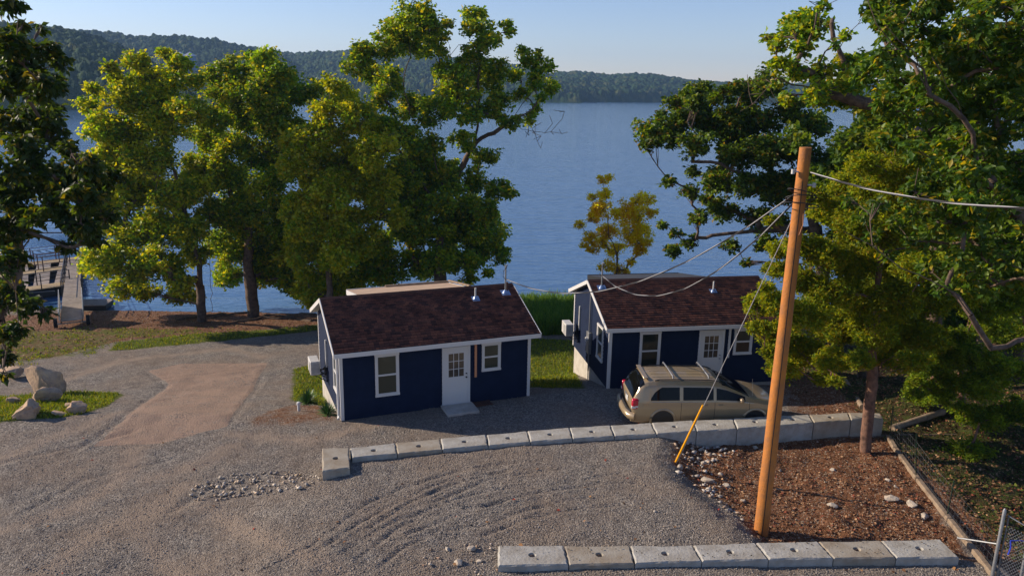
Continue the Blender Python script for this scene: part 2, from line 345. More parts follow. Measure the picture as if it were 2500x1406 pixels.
# ---------------------------------------------------------------- water
def water_mat():
    m = mat('lake_water', (.065,.15,.29), .08, spec=.5); t = m.node_tree; n = t.nodes; L = t.links; b = n['Principled BSDF']; b.inputs['IOR'].default_value = 1.33
    tc = n.new('ShaderNodeTexCoord')
    def layer(sx, sy, rot, sc, det):
        mp = n.new('ShaderNodeMapping'); mp.inputs['Scale'].default_value = (sx, sy, 1); mp.inputs['Rotation'].default_value = (0, 0, rot); L.new(tc.outputs['Object'], mp.inputs['Vector'])
        no = n.new('ShaderNodeTexNoise'); no.inputs['Scale'].default_value = sc; no.inputs['Detail'].default_value = det; no.inputs['Roughness'].default_value = .55; L.new(mp.outputs[0], no.inputs['Vector']); return no.outputs['Fac']
    a1 = layer(.3, 1., RAD(-8), 1.1, 5); a2 = layer(.35, 1., RAD(12), .25, 4); a3 = layer(.5, 1, RAD(-14), 3., 3)
    s1 = n.new('ShaderNodeMath'); s1.operation = 'MULTIPLY_ADD'; s1.inputs[1].default_value = 1.6; L.new(a2, s1.inputs[0]); L.new(a1, s1.inputs[2])
    s2 = n.new('ShaderNodeMath'); s2.operation = 'MULTIPLY_ADD'; s2.inputs[1].default_value = .3; L.new(a3, s2.inputs[0]); L.new(s1.outputs[0], s2.inputs[2])
    c0 = at(222, 600, WATER); mp = n.new('ShaderNodeVectorMath'); mp.operation = 'DISTANCE'; mp.inputs[1].default_value = tuple(c0); L.new(tc.outputs['Object'], mp.inputs[0])   # rings spreading from the dock
    def mm(op, a, c):
        q = n.new('ShaderNodeMath'); q.operation = op
        for i, v in enumerate((a, c)):
            if isinstance(v, (int, float)): q.inputs[i].default_value = v
            elif v is not None: L.new(v, q.inputs[i])
        return q.outputs[0]
    fade = n.new('ShaderNodeMapRange'); fade.inputs[1].default_value = 2; fade.inputs[2].default_value = 9; fade.inputs[3].default_value = 1.3; fade.inputs[4].default_value = 0; L.new(mp.outputs['Value'], fade.inputs[0])
    ring = mm('MULTIPLY', mm('SINE', mm('MULTIPLY', mp.outputs['Value'], 11.), None), mm('MULTIPLY', fade.outputs[0], .35))
    bp = n.new('ShaderNodeBump'); bp.inputs['Strength'].default_value = .5; bp.inputs['Distance'].default_value = .24; L.new(mm('ADD', s2.outputs[0], ring), bp.inputs['Height']); L.new(bp.outputs[0], b.inputs['Normal'])
    return m
wv = [(-4000, 30, WATER), (4000, 30, WATER), (4000, 5000, WATER), (-4000, 5000, WATER)]
water = np_mesh('water', wv, [(0,1,2,3)], water_mat()); water['kind'] = 'structure'

# ---------------------------------------------------------------- wooded hills
def bumps(x, y, cell):
    ci = np.floor(x/cell); cj = np.floor(y/cell); best = np.full(x.shape, -9.); hid = np.zeros(x.shape)
    for di in (-1, 0, 1):
        for dj in (-1, 0, 1):
            a = ci+di; b = cj+dj; h = np.sin(a*127.1+b*311.7)*43758.5453; h -= np.floor(h); h2 = np.sin(a*269.5+b*183.3)*43758.5453; h2 -= np.floor(h2); h3 = np.sin(a*31.5+b*77.3)*9758.5453; h3 -= np.floor(h3)
            cx = (a+.15+.7*h)*cell; cy = (b+.15+.7*h2)*cell; r = cell*(.55+.35*h3)
            d2 = ((x-cx)**2+(y-cy)**2)/(r*r); v = np.sqrt(np.clip(1-d2, 0, 1))*(.7+.6*h3)-np.where(d2 > 1, .3*(d2-1), 0)
            m = v > best; best = np.where(m, v, best); hid = np.where(m, h3*7.13+h*3.7, hid)
    return best, hid-np.floor(hid)
def hill(name, label, ridge, shore, R0, R1, cell, amp, cols, rows=110, shape=.75):
    pxs = np.linspace(ridge[0][0], ridge[-1][0], cols)
    ry = np.interp(pxs, [p[0] for p in ridge], [p[1] for p in ridge]); sy = np.interp(pxs, [p[0] for p in shore], [p[1] for p in shore])
    V = np.zeros((rows, cols, 3)); T = np.linspace(0, 1.35, rows)
    for j, px in enumerate(pxs):
        d = ray(px, ry[j]); hd = np.hypot(d[0], d[1]); ds = ray(px, sy[j]); hs = np.hypot(ds[0], ds[1]); u = d[:2]/hd
        rs = min((CAMH-WATER)/max(-ds[2]/hs, 1e-4), R0*1.3) if sy[j] < 9000 else R0
        zr = CAMH+d[2]/hd*R1-amp*.75
        r = np.where(T < 1, rs+(R1-rs)*T, R1+(R1-rs)*(T-1)*1.2)
        z = np.where(T < 1, WATER+(zr-WATER)*np.clip(T, 0, 1)**shape, zr-(zr-WATER)*.5*(T-1)/.35)
        V[:, j, 0] = u[0]*r; V[:, j, 1] = u[1]*r; V[:, j, 2] = z
    x, y = V[..., 0], V[..., 1]
    V[..., 2] += 14*fbm(x/140., y/140., 4)*np.clip(T, 0, 1)[:, None]*np.clip(1.0-T, 0, 1)[:, None]*3
    bb, hid = bumps(x+3*fbm(x/20, y/20, 2), y, cell); bb2, h2 = bumps(x+55, y+31, cell*.45)
    V[..., 2] += (amp*bb+amp*.55*bb2+amp*.35)*np.clip(T*14, 0, 1)[:, None]
    c0 = np.array([.010,.032,.014]); c1 = np.array([.040,.075,.024]); c2 = np.array([.070,.085,.028])
    k = (.6*hid+.4*h2)[..., None]; V[..., 2] += (1.6*fbm(x/2.2, y/2.2, 3)*np.clip(T*14, 0, 1)[:, None]); col = c0*(1-k)+c1*k; col = np.where(hid[..., None] > .86, c2, col)
    idx = np.arange(rows*cols).reshape(rows, cols); Fh = np.stack([idx[:-1,:-1], idx[:-1,1:], idx[1:,1:], idx[1:,:-1]], -1).reshape(-1, 4)
    o = np_mesh(name, V, Fh, M['hillwood'], tint=col.reshape(-1, 3)); o['kind'] = 'structure'; return o
M['hillwood'] = mat('hillwood', rough=.95, spec=.1, attr='tint', bump=1., bscale=.9)
M['hillwood'].node_tree.nodes['Bump'].inputs['Distance'].default_value = .9
hill('hills', '', [(1280,186),(1340,190),(1370,183),(1430,183),(1470,190),(1500,190),(1540,187),(1600,189),(1660,199),(1715,206),(1800,209),(2050,214),(2500,222),(3000,226)],
     [(1280,249),(1700,251),(2500,265),(3000,272)], 1200, 1330, 9, 5, 900)
hill('hills', '', [(1700,214),(1780,208),(1830,207),(1900,210),(2000,208),(2200,215),(2600,222)], [(1700,243),(2600,262)], 1700, 1900, 14, 5, 300, 40)
hill('hills', '', [(500,200),(560,170),(620,140),(660,132),(720,137),(760,135),(800,134),(850,131),(950,132),(1010,130),(1060,137),(1100,146),(1180,158),(1250,165),(1300,172),(1330,184),(1370,205),(1420,247)],
     [(500,236),(750,240),(1420,252)], 1000, 1250, 8, 5, 900)
hill('hills', '', [(100,84),(220,85),(280,90),(340,98),(400,97),(460,98),(530,105),(600,121),(660,134),(720,160),(780,215),(800,238)],
     [(100,232),(500,236),(800,242)], 800, 1080, 8, 5, 700)
hill('hills', '', [(-500,60),(-100,66),(0,68),(60,72),(100,78),(150,86),(200,95),(260,116),(330,142),(400,185),(480,240),(560,283)],
     [(-500,262),(300,272),(560,284)], 430, 640, 7, 4.5, 900)

# ---------------------------------------------------------------- trees
def seg_tubes(P, par, rad, n=6):
    P = np.asarray(P); ids = np.array([i for i in range(len(P)) if par[i] >= 0]); A = P[np.array(par)[ids]]; B = P[ids]
    ra = np.minimum(rad[np.array(par)[ids]], rad[ids]*1.25); rb = rad[ids]; d = B-A; ln = np.linalg.norm(d, axis=1); ok = ln > 1e-4
    A, B, ra, rb, d, ln = A[ok], B[ok], ra[ok], rb[ok], d[ok], ln[ok]; d = d/ln[:, None]; B = B+d*(rb*.5)[:, None]
    h = np.where(np.abs(d[:, 2:3]) > .9, np.array([[1., 0, 0]]), np.array([[0, 0, 1.]])); x = np.cross(d, h); x /= np.linalg.norm(x, axis=1)[:, None]; y = np.cross(d, x)
    th = np.arange(n)*2*np.pi/n; ring = np.cos(th)[None, :, None]*x[:, None, :]+np.sin(th)[None, :, None]*y[:, None, :]
    V = np.concatenate([A[:, None]+ring*ra[:, None, None], B[:, None]+ring*rb[:, None, None]], 1)
    N = len(A); j = np.arange(n); base = (np.arange(N)*2*n)[:, None]
    Fc = np.stack([base+j, base+(j+1) % n, base+n+(j+1) % n, base+n+j], -1).reshape(-1, 4)
    return V.reshape(-1, 3), Fc
def leaves(Cn, L, wid, cols, droop=.2, R=rng, fold=.25, cluster=1, spread=0.):
    N = len(Cn)
    if cluster > 1:     # palmate sprays
        ax = R.normal(size=(N, 3)); Cn = np.repeat(Cn, cluster, 0); cols = np.repeat(cols, cluster, 0); N = len(Cn)
    d = R.normal(size=(N, 3)); d[:, 2] = d[:, 2]*.6-droop; d /= np.linalg.norm(d, axis=1)[:, None]
    nn = R.normal(size=(N, 3))*.8; nn[:, 2] += .9; s = np.cross(d, nn); s /= np.linalg.norm(s, axis=1)[:, None]+1e-9; up = np.cross(s, d)
    l = (L*(.65+.7*R.random(N)))[:, None]; w = l*wid
    a = Cn; b = Cn+d*l*.5+s*w*.5+up*w*fold; c = Cn+d*l; e = Cn+d*l*.5-s*w*.5+up*w*fold
    V = np.stack([a, b, c, e], 1).reshape(-1, 3); Fc = np.arange(4*N).reshape(-1, 4)
    tri = np.stack([Fc[:, [0, 1, 2]], Fc[:, [0, 2, 3]]], 1).reshape(-1, 3)
    return V, tri, np.repeat(cols, 4, 0)
G_OAK = [((.085,.155,.010), 4), ((.15,.19,.012), 3), ((.22,.20,.012), 1.5), ((.04,.09,.012), 3)]
G_YEL = [((.22,.225,.010), 4), ((.15,.185,.010), 4), ((.28,.20,.012), 1), ((.07,.11,.012), 2)]
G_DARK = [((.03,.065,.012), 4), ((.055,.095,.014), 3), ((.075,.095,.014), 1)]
G_CEDAR = [((.125,.145,.010), 4), ((.09,.125,.010), 4), ((.05,.09,.010), 2), ((.16,.13,.01), 1)]
G_CEDAR2 = [((.09,.14,.012), 4), ((.04,.08,.014), 3), ((.09,.11,.014), 2)]
G_AUT = [((.52,.285,.012), 5), ((.44,.255,.012), 3), ((.22,.18,.02), 1), ((.46,.21,.012), 1)]
G_HICK = [((.030,.062,.010), 4), ((.065,.105,.012), 2.5), ((.15,.13,.012), 1), ((.03,.07,.012), 3)]
LAI = 1.8; GROW = 1.18; BRI = np.array([1.85,1.75,1.0])
def tree(name, label, base, trunk, clumps, rt, pal, L=.26, wid=.65, lai=4., sub=9, flat=.8, subr=.40, droop=.2, seed=1, bark='bark', leafm='leaf', limbs=(), rmin=.014, group=None, dead=(), cluster=1, rdepth=1., pen=.9):
    R = np.random.default_rng(seed); base = np.asarray(base, float)
    root = thing(name, label, 'tree', tuple(base), 0, group)
    P = [base-np.array([0, 0, .35])]; par = [-1]
    def chain(pts, start, step=.5, jit=.06):
        k = start; a = np.array(P[k])
        for q in pts:
            q = np.asarray(q, float); n = max(1, int(np.linalg.norm(q-a)/step)); 
            for i in range(1, n+1):
                p = a+(q-a)*i/n+(R.normal(size=3)*jit if i < n else 0); P.append(p); par.append(k); k = len(P)-1
            a = q
        return k
    chain([base]+list(trunk), 0, .5, .03)
    for lb in limbs:
        A = np.array(P); q = np.asarray(lb[0]); k = int(np.argmin(np.linalg.norm(A-q, axis=1))); chain(lb, k, .4, .05)
    dead_ids = set()
    order = sorted(clumps, key=lambda c: np.linalg.norm(c[0]-np.asarray(P[min(len(P)-1, 6)])))
    tips = []; leafpts = []; rr = []; ctint = []
    cols = np.array([p[0] for p in pal])*BRI; pw = np.array([p[1] for p in pal], float); pw /= pw.sum()
    la = .5*L*L*wid
    for c, r in order:
        c = np.asarray(c, float); A = np.array(P); dd = np.linalg.norm(A-c, axis=1); cost = dd+pen*np.maximum(0, A[:, 2]-c[2]+.3*dd)
        k = int(np.argmin(cost)); a = A[k]; mid = (a+c)/2+R.normal(size=3)*dd[k]*.10+np.array([0, 0, .06*dd[k]])
        n0 = len(P); chain([mid, c+R.normal(size=3)*.1*r], k, .45, .05); own = list(range(n0, len(P))) or [k]
        r *= GROW; rv = np.array([r, r*rdepth, r*flat]); ns = max(3, int(1.7*sub*(.7+.6*R.random())))
        ct = R.random(); nf = int(LAI*lai*math.pi*r*r/la*.10); fp = R.normal(size=(nf, 3)); fp *= (R.random((nf, 1))**.5*r*1.0)/np.linalg.norm(fp, axis=1)[:, None]; fp *= np.array([1, 1, .8]); leafpts.append(c+fp); rr.append(cols[R.choice(len(pal), nf, p=pw)]*(.75+.5*R.random((nf, 1))))
        for s in range(ns):
            v = R.normal(size=3); v /= np.linalg.norm(v); q = c+v*rv*(.35+.6*R.random()**.6)
            kk = own[R.integers(max(0, len(own)-4), len(own))]; n1 = len(P); m2 = (np.array(P[kk])+q)/2+R.normal(size=3)*.08*r
            P.append(m2); par.append(kk); P.append(q); par.append(len(P)-2); tips.append(len(P)-1)
            sr = subr*r*(.5+.6*R.random()); nl = int(LAI*lai*math.pi*r*r/la/ns/cluster)
            lp = q+np.clip(R.normal(size=(nl, 3)), -1.9, 1.9)*sr*np.array([.62, .62, .5]); leafpts.append(lp)
            w = pw*np.exp((R.random(len(pw))-.5)*2.2); w /= w.sum(); rr.append(cols[R.choice(len(pal), nl, p=w)]*(.8+.4*R.random((nl, 1)))*(.85+.3*ct))
    for db in dead:
        A = np.array(P); q = np.asarray(db[0]); k = int(np.argmin(np.linalg.norm(A-q, axis=1))); e = chain(db, k, .25, .05)
        for i in range(len(db)*3):
            kk = len(P)-1-int(R.integers(0, min(10, len(P)-2))); n1 = len(P); P.append(np.array(P[kk])+R.normal(size=3)*.35); par.append(kk)
    P = np.array(P); w = np.zeros(len(P)); w[tips] = 1; w += .08
    for i in range(len(P)-1, 0, -1): w[par[i]] += w[i]
    rad = np.maximum(rmin, rt*(w/w[1])**.72)
    V, Fc = seg_tubes(P-base, par, rad, 6); np_mesh('trunk', V, Fc, M[bark], root, smooth=True)
    LP = np.concatenate(leafpts)-base; LC = np.concatenate(rr)
    V, Fc, T = leaves(LP, L, wid, LC, droop, R, cluster=cluster); np_mesh('crown', V, Fc, M[leafm], root, tint=T)
    return root
def cl(lst, Y, dep=1.5, seed=3, k=1.):   # crown clumps: place and size
    R = np.random.default_rng(seed); out = []
    for px, py, r in lst:
        y = Y+R.uniform(-dep, dep); p = aty(px, py, y); out.append((p, k*r/F*(y+1)*1.02))
    return out
def back(lst, Y, n, dep, seed, r=(35, 55)):   # clumps filling the depth of the crown behind its seen side
    R = np.random.default_rng(seed); out = []
    for i in range(n):
        px, py, rr = lst[R.integers(len(lst))]; y = Y+R.uniform(.4*dep, dep); out.append((aty(px+R.normal()*10, py+R.normal()*10, y), R.uniform(*r)*.8/F*y))
    return out
def gz(p): return np.array([p[0], p[1], zg1(p[0], p[1])])

A1 = [(1010,45,44),(1055,60,36),(960,78,38),(940,112,30),(1062,108,30),(1000,105,42),(890,132,32),(866,158,26),(905,180,28),(955,195,30),(930,235,32),(1080,172,24),
 (1155,38,24),(1168,72,30),(1192,100,20),(1237,64,14),(1246,80,10),(1160,118,24),(1215,98,14),(1150,160,34),(1185,200,38),(1120,192,30),(1222,162,20),
 (1290,142,28),(1325,165,22),(1342,212,20),(1300,200,24),(1262,182,18),(1275,232,20),(1322,240,12),(1100,232,42),(1150,262,42),(1062,272,38),(1005,255,36),(1212,250,28),
 (1252,300,18),(1296,288,17),(1222,290,20),(1310,265,12),(950,292,32),(990,335,38),(1040,352,30),(1130,345,28),(1182,380,26),(1162,436,34),(1216,462,30),(1242,472,18),(1185,510,32),(1105,482,44),
 (1132,570,44),(1062,560,44),(1180,618,24),(1142,642,36),(1082,640,38),(1022,640,44),(962,662,44),(902,642,36),(932,600,30),(1002,560,40),(882,668,30),(1195,668,14),(1040,420,32),(1095,430,28),(1060,505,34),(1130,520,30),(1010,500,32),(980,400,32),(1150,565,28),(960,450,34),(1175,575,22),(1020,380,26),(1150,680,18),(1000,450,30)]
Y = 46.
b = gz(aty(1078, 742, Y)); tk = [aty(1072,600,Y), aty(1085,480,Y)]
tree('oak_tree', 'tallest oak, open crown against the sky, behind the front blue cabin', b, tk, cl(A1, Y, 1.6, 11, .95)+back(A1[50:], Y, 26, 2.4, 5, (40, 62)), .42, G_OAK, L=.22, lai=3.4, seed=4, sub=8,
     limbs=[[aty(1085,470,Y), aty(1060,385,Y-.5), aty(1030,330,Y-1), aty(1000,280,Y-1.2), aty(985,200,Y-.6), aty(1010,100,Y)], [aty(1085,480,Y), aty(1130,405,Y+.5), aty(1160,350,Y+.8), aty(1170,250,Y+.6), aty(1165,120,Y+.3)],
            [aty(1160,350,Y+.8), aty(1240,300,Y+.4), aty(1300,225,Y)], [aty(1072,500,Y), aty(1010,425,Y-1), aty(960,350,Y-1.6)]],
     dead=[[aty(1240,300,Y), aty(1290,318,Y), aty(1330,325,Y), aty(1345,322,Y)], [aty(1300,318,Y), aty(1312,345,Y), aty(1320,362,Y)], [aty(1060,130,Y), aty(1100,135,Y), aty(1120,110,Y)]])
B1 = [(808,205,20),(830,240,32),(790,272,26),(872,285,36),(820,320,40),(760,342,34),(716,345,26),(728,402,32),(782,402,44),(850,390,48),(920,380,40),(900,452,48),(822,470,48),(752,472,38),
 (782,540,48),(862,540,48),(938,520,40),(758,602,34),(820,622,40),(726,640,18),(742,668,22),(915,320,28),(705,315,14),(880,600,34),(745,560,30),(800,680,30),(770,720,16),(840,690,16),(710,520,22)]
Y = 43.
tree('oak_tree', 'yellow green leafy tree just left of the tallest oak', gz(aty(800,752,Y)), [aty(805,640,Y), aty(820,500,Y), aty(835,360,Y)], cl(B1, Y, 1.6, 12, 1.12)+back(B1[4:], Y, 14, 3, 6), .26, G_YEL[:2]+G_OAK[:3], L=.21, lai=4., seed=5, sub=10,
     dead=[[aty(900,420,Y-1), aty(870,330,Y-1.4), aty(910,270,Y-1.5)], [aty(880,400,Y-1), aty(930,390,Y-1.6), aty(950,330,Y-1.7)]])
C1 = [(560,160,20),(522,182,22),(620,152,24),(652,148,28),(682,182,32),(602,202,36),(545,232,36),(640,232,40),(702,232,26),(735,222,12),(662,290,42),(592,290,38),(522,290,30),(560,362,36),(642,372,38),(702,330,26),(562,442,44),
 (642,452,38),(692,420,30),(582,520,46),(662,520,38),(622,600,42),(692,580,38),(702,650,26),(562,600,38),(645,668,28),(722,500,26),(500,340,26),(560,670,22),(520,520,30),(735,700,18),(700,690,20)]
Y = 46.
tree('shade_tree', 'broad green tree with one thick trunk left of the yellow green tree', gz(aty(617,748,Y)), [aty(605,640,Y), aty(610,500,Y), aty(615,380,Y), aty(620,260,Y)], cl(C1, Y, 1.8, 13, 1.12)+back(C1[8:], Y, 18, 3, 7), .36, G_OAK, L=.21, lai=3.9, seed=6, sub=10)
D1 = [(402,130,14),(332,150,22),(440,152,20),(362,182,32),(292,192,18),(268,165,12),(442,200,34),(382,240,38),(302,242,34),(232,222,18),(222,262,22),(460,270,30),(402,312,42),(322,312,38),(252,312,34),(292,380,42),
 (372,392,42),(242,402,38),(332,462,46),(420,482,36),(480,460,28),(262,482,38),(382,560,46),(460,560,36),(302,560,46),(252,640,38),(332,650,42),(302,702,30),(402,640,38),(440,690,24),(480,620,28),(362,710,24),(520,420,20)]
Y = 44.
p0 = aty(492,768,Y)
tree('shade_tree', 'wide yellow tipped tree on two slim trunks beside the gangway', gz(p0), [aty(486,640,Y), aty(450,500,Y), aty(400,330,Y), aty(385,220,Y)], cl(D1, Y-1, 1.8, 14, 1.12)+back(D1[8:], Y, 18, 2.6, 8), .26, G_YEL[:2]+G_OAK, L=.21, lai=3.9, seed=7, sub=10,
     limbs=[[p0+np.array([.5,.4,.1]), aty(512,650,Y), aty(510,520,Y)]])
E1 = [(18,8,26),(55,60,14),(100,68,10),(20,112,36),(62,150,40),(118,122,24),(145,150,18),(100,205,36),(30,205,48),(30,300,58),(100,285,38),(135,335,26),(60,392,64),(140,440,40),(200,400,30),(40,480,64),(120,510,46),
 (200,480,40),(232,430,22),(20,560,46),(200,550,36),(165,600,18),(20,640,40),(25,720,40),(70,745,26),(108,762,16),(25,810,32),(12,870,20),(10,915,12),(262,520,24),(170,360,24),(230,580,22)]
Y = 15.
tree('hickory_tree', 'near dark leafed tree overhanging the left edge of the photo', gz(np.array([-15.2, 15.6, 0])), [np.array([-15.,15.6,4]), np.array([-14.,15.4,8]), np.array([-13.2,15.2,12]), np.array([-12,15,14])], cl(E1, Y, 1.4, 15, .92)+back(E1[:24], Y, 12, 3, 9, (40, 58)), .11, [((.014,.030,.008), 4), ((.024,.042,.008), 3), ((.07,.065,.010), .8)], pen=0., L=.15, wid=.5, lai=3.3, seed=8, sub=9, droop=.7, rmin=.008,
     subr=.3, dead=[])
F1 = [(1795,212,20),(1758,235,26),(1702,250,22),(1640,250,18),(1832,232,30),(1880,212,30),(1722,292,34),(1655,292,18),(1602,312,22),(1580,318,14),(1590,352,20),(1652,332,32),(1702,352,36),(1782,302,44),(1852,292,44),(1932,272,40),
 (1982,302,30),(1862,370,44),(1792,382,36),(1932,370,40),(1690,420,18),(1632,442,16),(1682,470,20),(1752,440,34),(1832,450,38),(1902,450,38),(1620,552,14),(1702,530,22),(1762,510,34),(1842,530,34),(1642,612,20),(1690,590,20),
 (1782,600,20),(1822,640,12),(1862,590,26),(1902,550,32),(1960,440,36),(1650,570,14),(1720,480,18),(1990,380,34),(2000,470,34)]
Y = 38.
tree('oak_tree', 'dark green oak spreading over the lake behind the rear blue cabin', gz(aty(2010,760,Y)), [aty(2010,660,Y), aty(1990,560,Y), aty(1960,460,Y), aty(1900,330,Y)], cl(F1, Y, 1.6, 16, .92)+back(F1[:9]+F1[13:19]+F1[23:26], Y, 18, 2.4, 10, (38, 55)), .34, [((.022,.048,.010), 4), ((.045,.085,.010), 3), ((.075,.11,.010), 2), ((.10,.07,.012), .7)], L=.20, lai=3.4, seed=9, sub=8,
     limbs=[[aty(1960,460,Y), aty(1850,440,Y-.5), aty(1760,400,Y-1), aty(1690,395,Y-1)], [aty(1990,560,Y), aty(1880,560,Y), aty(1780,570,Y), aty(1700,580,Y)]])
G1 = [(1872,92,12),(1900,110,24),(1942,72,12),(1960,120,22),(1902,158,26),(1950,168,30),(2012,170,32),(2062,150,26),(2028,60,12),(2012,15,14),(2062,85,16),(1890,205,12),(2002,220,30),(2062,240,32),(1920,240,18),(2035,110,10),(2120,170,34),(2130,260,34),(1985,75,9),(2075,200,30)]
Y = 27.
tree('oak_tree', 'upper oak reaching out over the lake right of the pole top', gz(aty(2300,830,Y)), [aty(2290,600,Y), aty(2270,420,Y), aty(2240,330,Y)], cl(G1, Y, 1.1, 17, .85)+back(G1, Y, 6, 2, 11), .26, G_OAK, L=.19, lai=3.1, seed=10, sub=8, rmin=.01,
     limbs=[[aty(2240,330,Y), aty(2140,255,Y), aty(2070,240,Y), aty(1960,210,Y), aty(1900,190,Y)], [aty(2070,240,Y), aty(2060,150,Y), aty(2030,60,Y)]],
     dead=[[aty(1900,190,Y), aty(1870,195,Y), aty(1835,197,Y)], [aty(2060,100,Y), aty(2095,60,Y), aty(2110,35,Y)]])
R_ = np.random.default_rng(77); H1 = []
for i in range(9):
    for j in range(15):
        px = 2150+i*52+R_.uniform(-18, 18); py = -20+j*50+R_.uniform(-18, 18)
        if px < 2150+max(0, (py-260))*.35 and py > 250: continue
        if py > 560 and px < 2330: continue
        H1.append((px, py, R_.uniform(24, 38)))
H1 += [(2130,20,24),(2165,70,22),(2075,490,14),(2110,520,20),(2150,500,18),(2190,540,22),(2230,520,24),(2130,575,18),(2240,590,24),(2290,560,26),(2160,620,16),(2260,650,22),(2300,700,22),(2340,640,24)]
Y = 17.5
tree('hickory_tree', 'large leafed tree with bare grey limbs filling the upper right corner', gz(np.array([14.6, 17.6, 0])), [aty(2580,900,Y), aty(2560,650,Y), aty(2480,520,Y)], cl(H1, Y, 1.8, 18), .26, G_HICK, L=.165, wid=.5, lai=2.1, seed=11, sub=6, droop=.6, rmin=.008, subr=.36,
     limbs=[[aty(2480,520,Y), aty(2400,440,Y-1), aty(2378,370,Y-1.2), aty(2352,290,Y-1.4), aty(2268,232,Y-1.6), aty(2255,170,Y-1.6), aty(2190,120,Y-1.7), aty(2140,60,Y-1.8), aty(2118,0,Y-1.8)],
            [aty(2268,232,Y-1.6), aty(2235,130,Y-1.8), aty(2160,60,Y-1.9)], [aty(2352,290,Y-1.4), aty(2300,180,Y-1.8), aty(2275,140,Y-1.9)],
            [aty(2560,800,Y), aty(2420,850,Y-1.6), aty(2370,770,Y-1.8), aty(2330,715,Y-2), aty(2200,655,Y-2), aty(2130,600,Y-2), aty(2060,565,Y-2)]])
I1 = [(2195,300,20),(2215,350,30),(2150,340,26),(2110,400,30),(2180,410,40),(2250,400,34),(2060,450,30),(2130,470,40),(2210,480,44),(2290,460,36),(2030,520,34),(2100,550,44),(2180,560,46),(2260,560,44),(1990,480,20),(2320,540,34),
 (1960,600,30),(2020,620,40),(2090,640,46),(2170,650,46),(2250,650,44),(2320,640,38),(1900,610,22),(1885,540,14),(1900,660,24),(1960,680,34),(2030,710,44),(2110,730,48),(2190,730,48),(2270,730,44),(1850,740,24),(1900,740,34),(1960,770,42),(2040,800,46),(2130,810,46),(2210,810,46),
 (1850,800,20),(1900,820,36),(1960,850,36),(2030,880,32),(2100,880,26),(2180,870,36),(2260,820,36),(1925,900,18),(2010,925,18),(2040,930,14),(1880,860,16),(2230,880,28),(1870,700,14),(2330,720,36)]
Y = 23.
c0 = at(2112,1105,0)
tree('cedar_tree', 'olive green cedar with reddish trunk right of the utility pole', gz(c0), [aty(2130,900,Y), aty(2136,800,Y), aty(2148,640,Y), aty(2175,480,Y), aty(2195,310,Y)], cl(I1, Y, 1.5, 19, 1.2)+back(I1, Y, 10, 2, 12), .17, G_CEDAR, L=.11, wid=.45, lai=4.6, seed=12, sub=18, flat=.55, subr=.30, droop=-.1, bark='cedarbark', leafm='needle', rmin=.010)
J1 = [(2330,880,30),(2290,900,28),(2380,870,34),(2250,930,22),(2330,940,34),(2400,940,40),(2460,900,40),(2480,820,40),(2420,800,36),(2300,970,26),(2360,1010,30),(2420,1020,36),(2480,1000,40),(2310,1120,30),(2370,1100,34),(2430,1100,36),(2480,1080,40),(2350,1160,22),(2290,1140,18),
 (2500,1150,26),(2400,760,30),(2460,740,36),(2340,820,26),(2240,960,12),(2290,860,20),(2360,690,26),(2500,700,34)]
Y = 24.5
tree('cedar_tree', 'bright green cedar growing beyond the wire fence at right', gz(at(2340,1010,0)), [aty(2345,900,26.), aty(2370,760,26.), aty(2390,650,26.)], cl(J1, Y, 1.5, 20, 1.15)+back(J1, Y, 6, 2, 13), .15, G_CEDAR2, L=.11, wid=.45, lai=4.2, seed=13, sub=13, flat=.5, subr=.30, droop=-.05, bark='cedarbark', leafm='needle', rmin=.010)
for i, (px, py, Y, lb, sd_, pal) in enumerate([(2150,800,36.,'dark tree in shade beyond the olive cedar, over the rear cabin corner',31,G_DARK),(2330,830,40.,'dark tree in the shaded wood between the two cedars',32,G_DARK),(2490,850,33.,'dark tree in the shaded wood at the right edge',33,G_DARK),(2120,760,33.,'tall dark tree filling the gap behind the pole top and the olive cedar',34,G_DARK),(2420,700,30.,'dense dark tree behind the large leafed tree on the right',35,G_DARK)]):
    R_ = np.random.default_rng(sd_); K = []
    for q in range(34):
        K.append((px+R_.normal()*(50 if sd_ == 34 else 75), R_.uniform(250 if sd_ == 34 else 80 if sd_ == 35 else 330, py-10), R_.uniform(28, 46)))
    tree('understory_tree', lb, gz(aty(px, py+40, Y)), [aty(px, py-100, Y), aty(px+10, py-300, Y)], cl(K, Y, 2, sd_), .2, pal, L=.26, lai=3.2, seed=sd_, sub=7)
M1 = [(1472,438,10),(1490,432,8),(1474,475,14),(1472,510,20),(1450,530,12),(1505,520,14),(1445,480,9),(1560,488,15),(1585,485,12),(1590,520,12),(1530,510,18),(1560,530,22),(1482,560,20),(1530,562,24),(1572,568,16),(1415,550,10),(1440,578,13),(1450,602,13),(1500,610,18),(1562,610,14),(1482,650,14),(1512,662,14),(1540,640,9),(1425,600,8),(1545,590,16),(1580,590,10),(1470,590,14)]
Y = 43.
tree('young_tree', 'small golden yellow tree against the water between the cabins', gz(aty(1507,742,Y)), [aty(1507,640,Y), aty(1510,600,Y), aty(1530,540,Y)], cl(M1, Y, .8, 21, 1.2), .10, G_AUT, L=.11, lai=2.3, leafm='goldleaf', seed=14, sub=9, rmin=.010, limbs=[[aty(1507,630,Y), aty(1485,560,Y), aty(1472,450,Y)]])

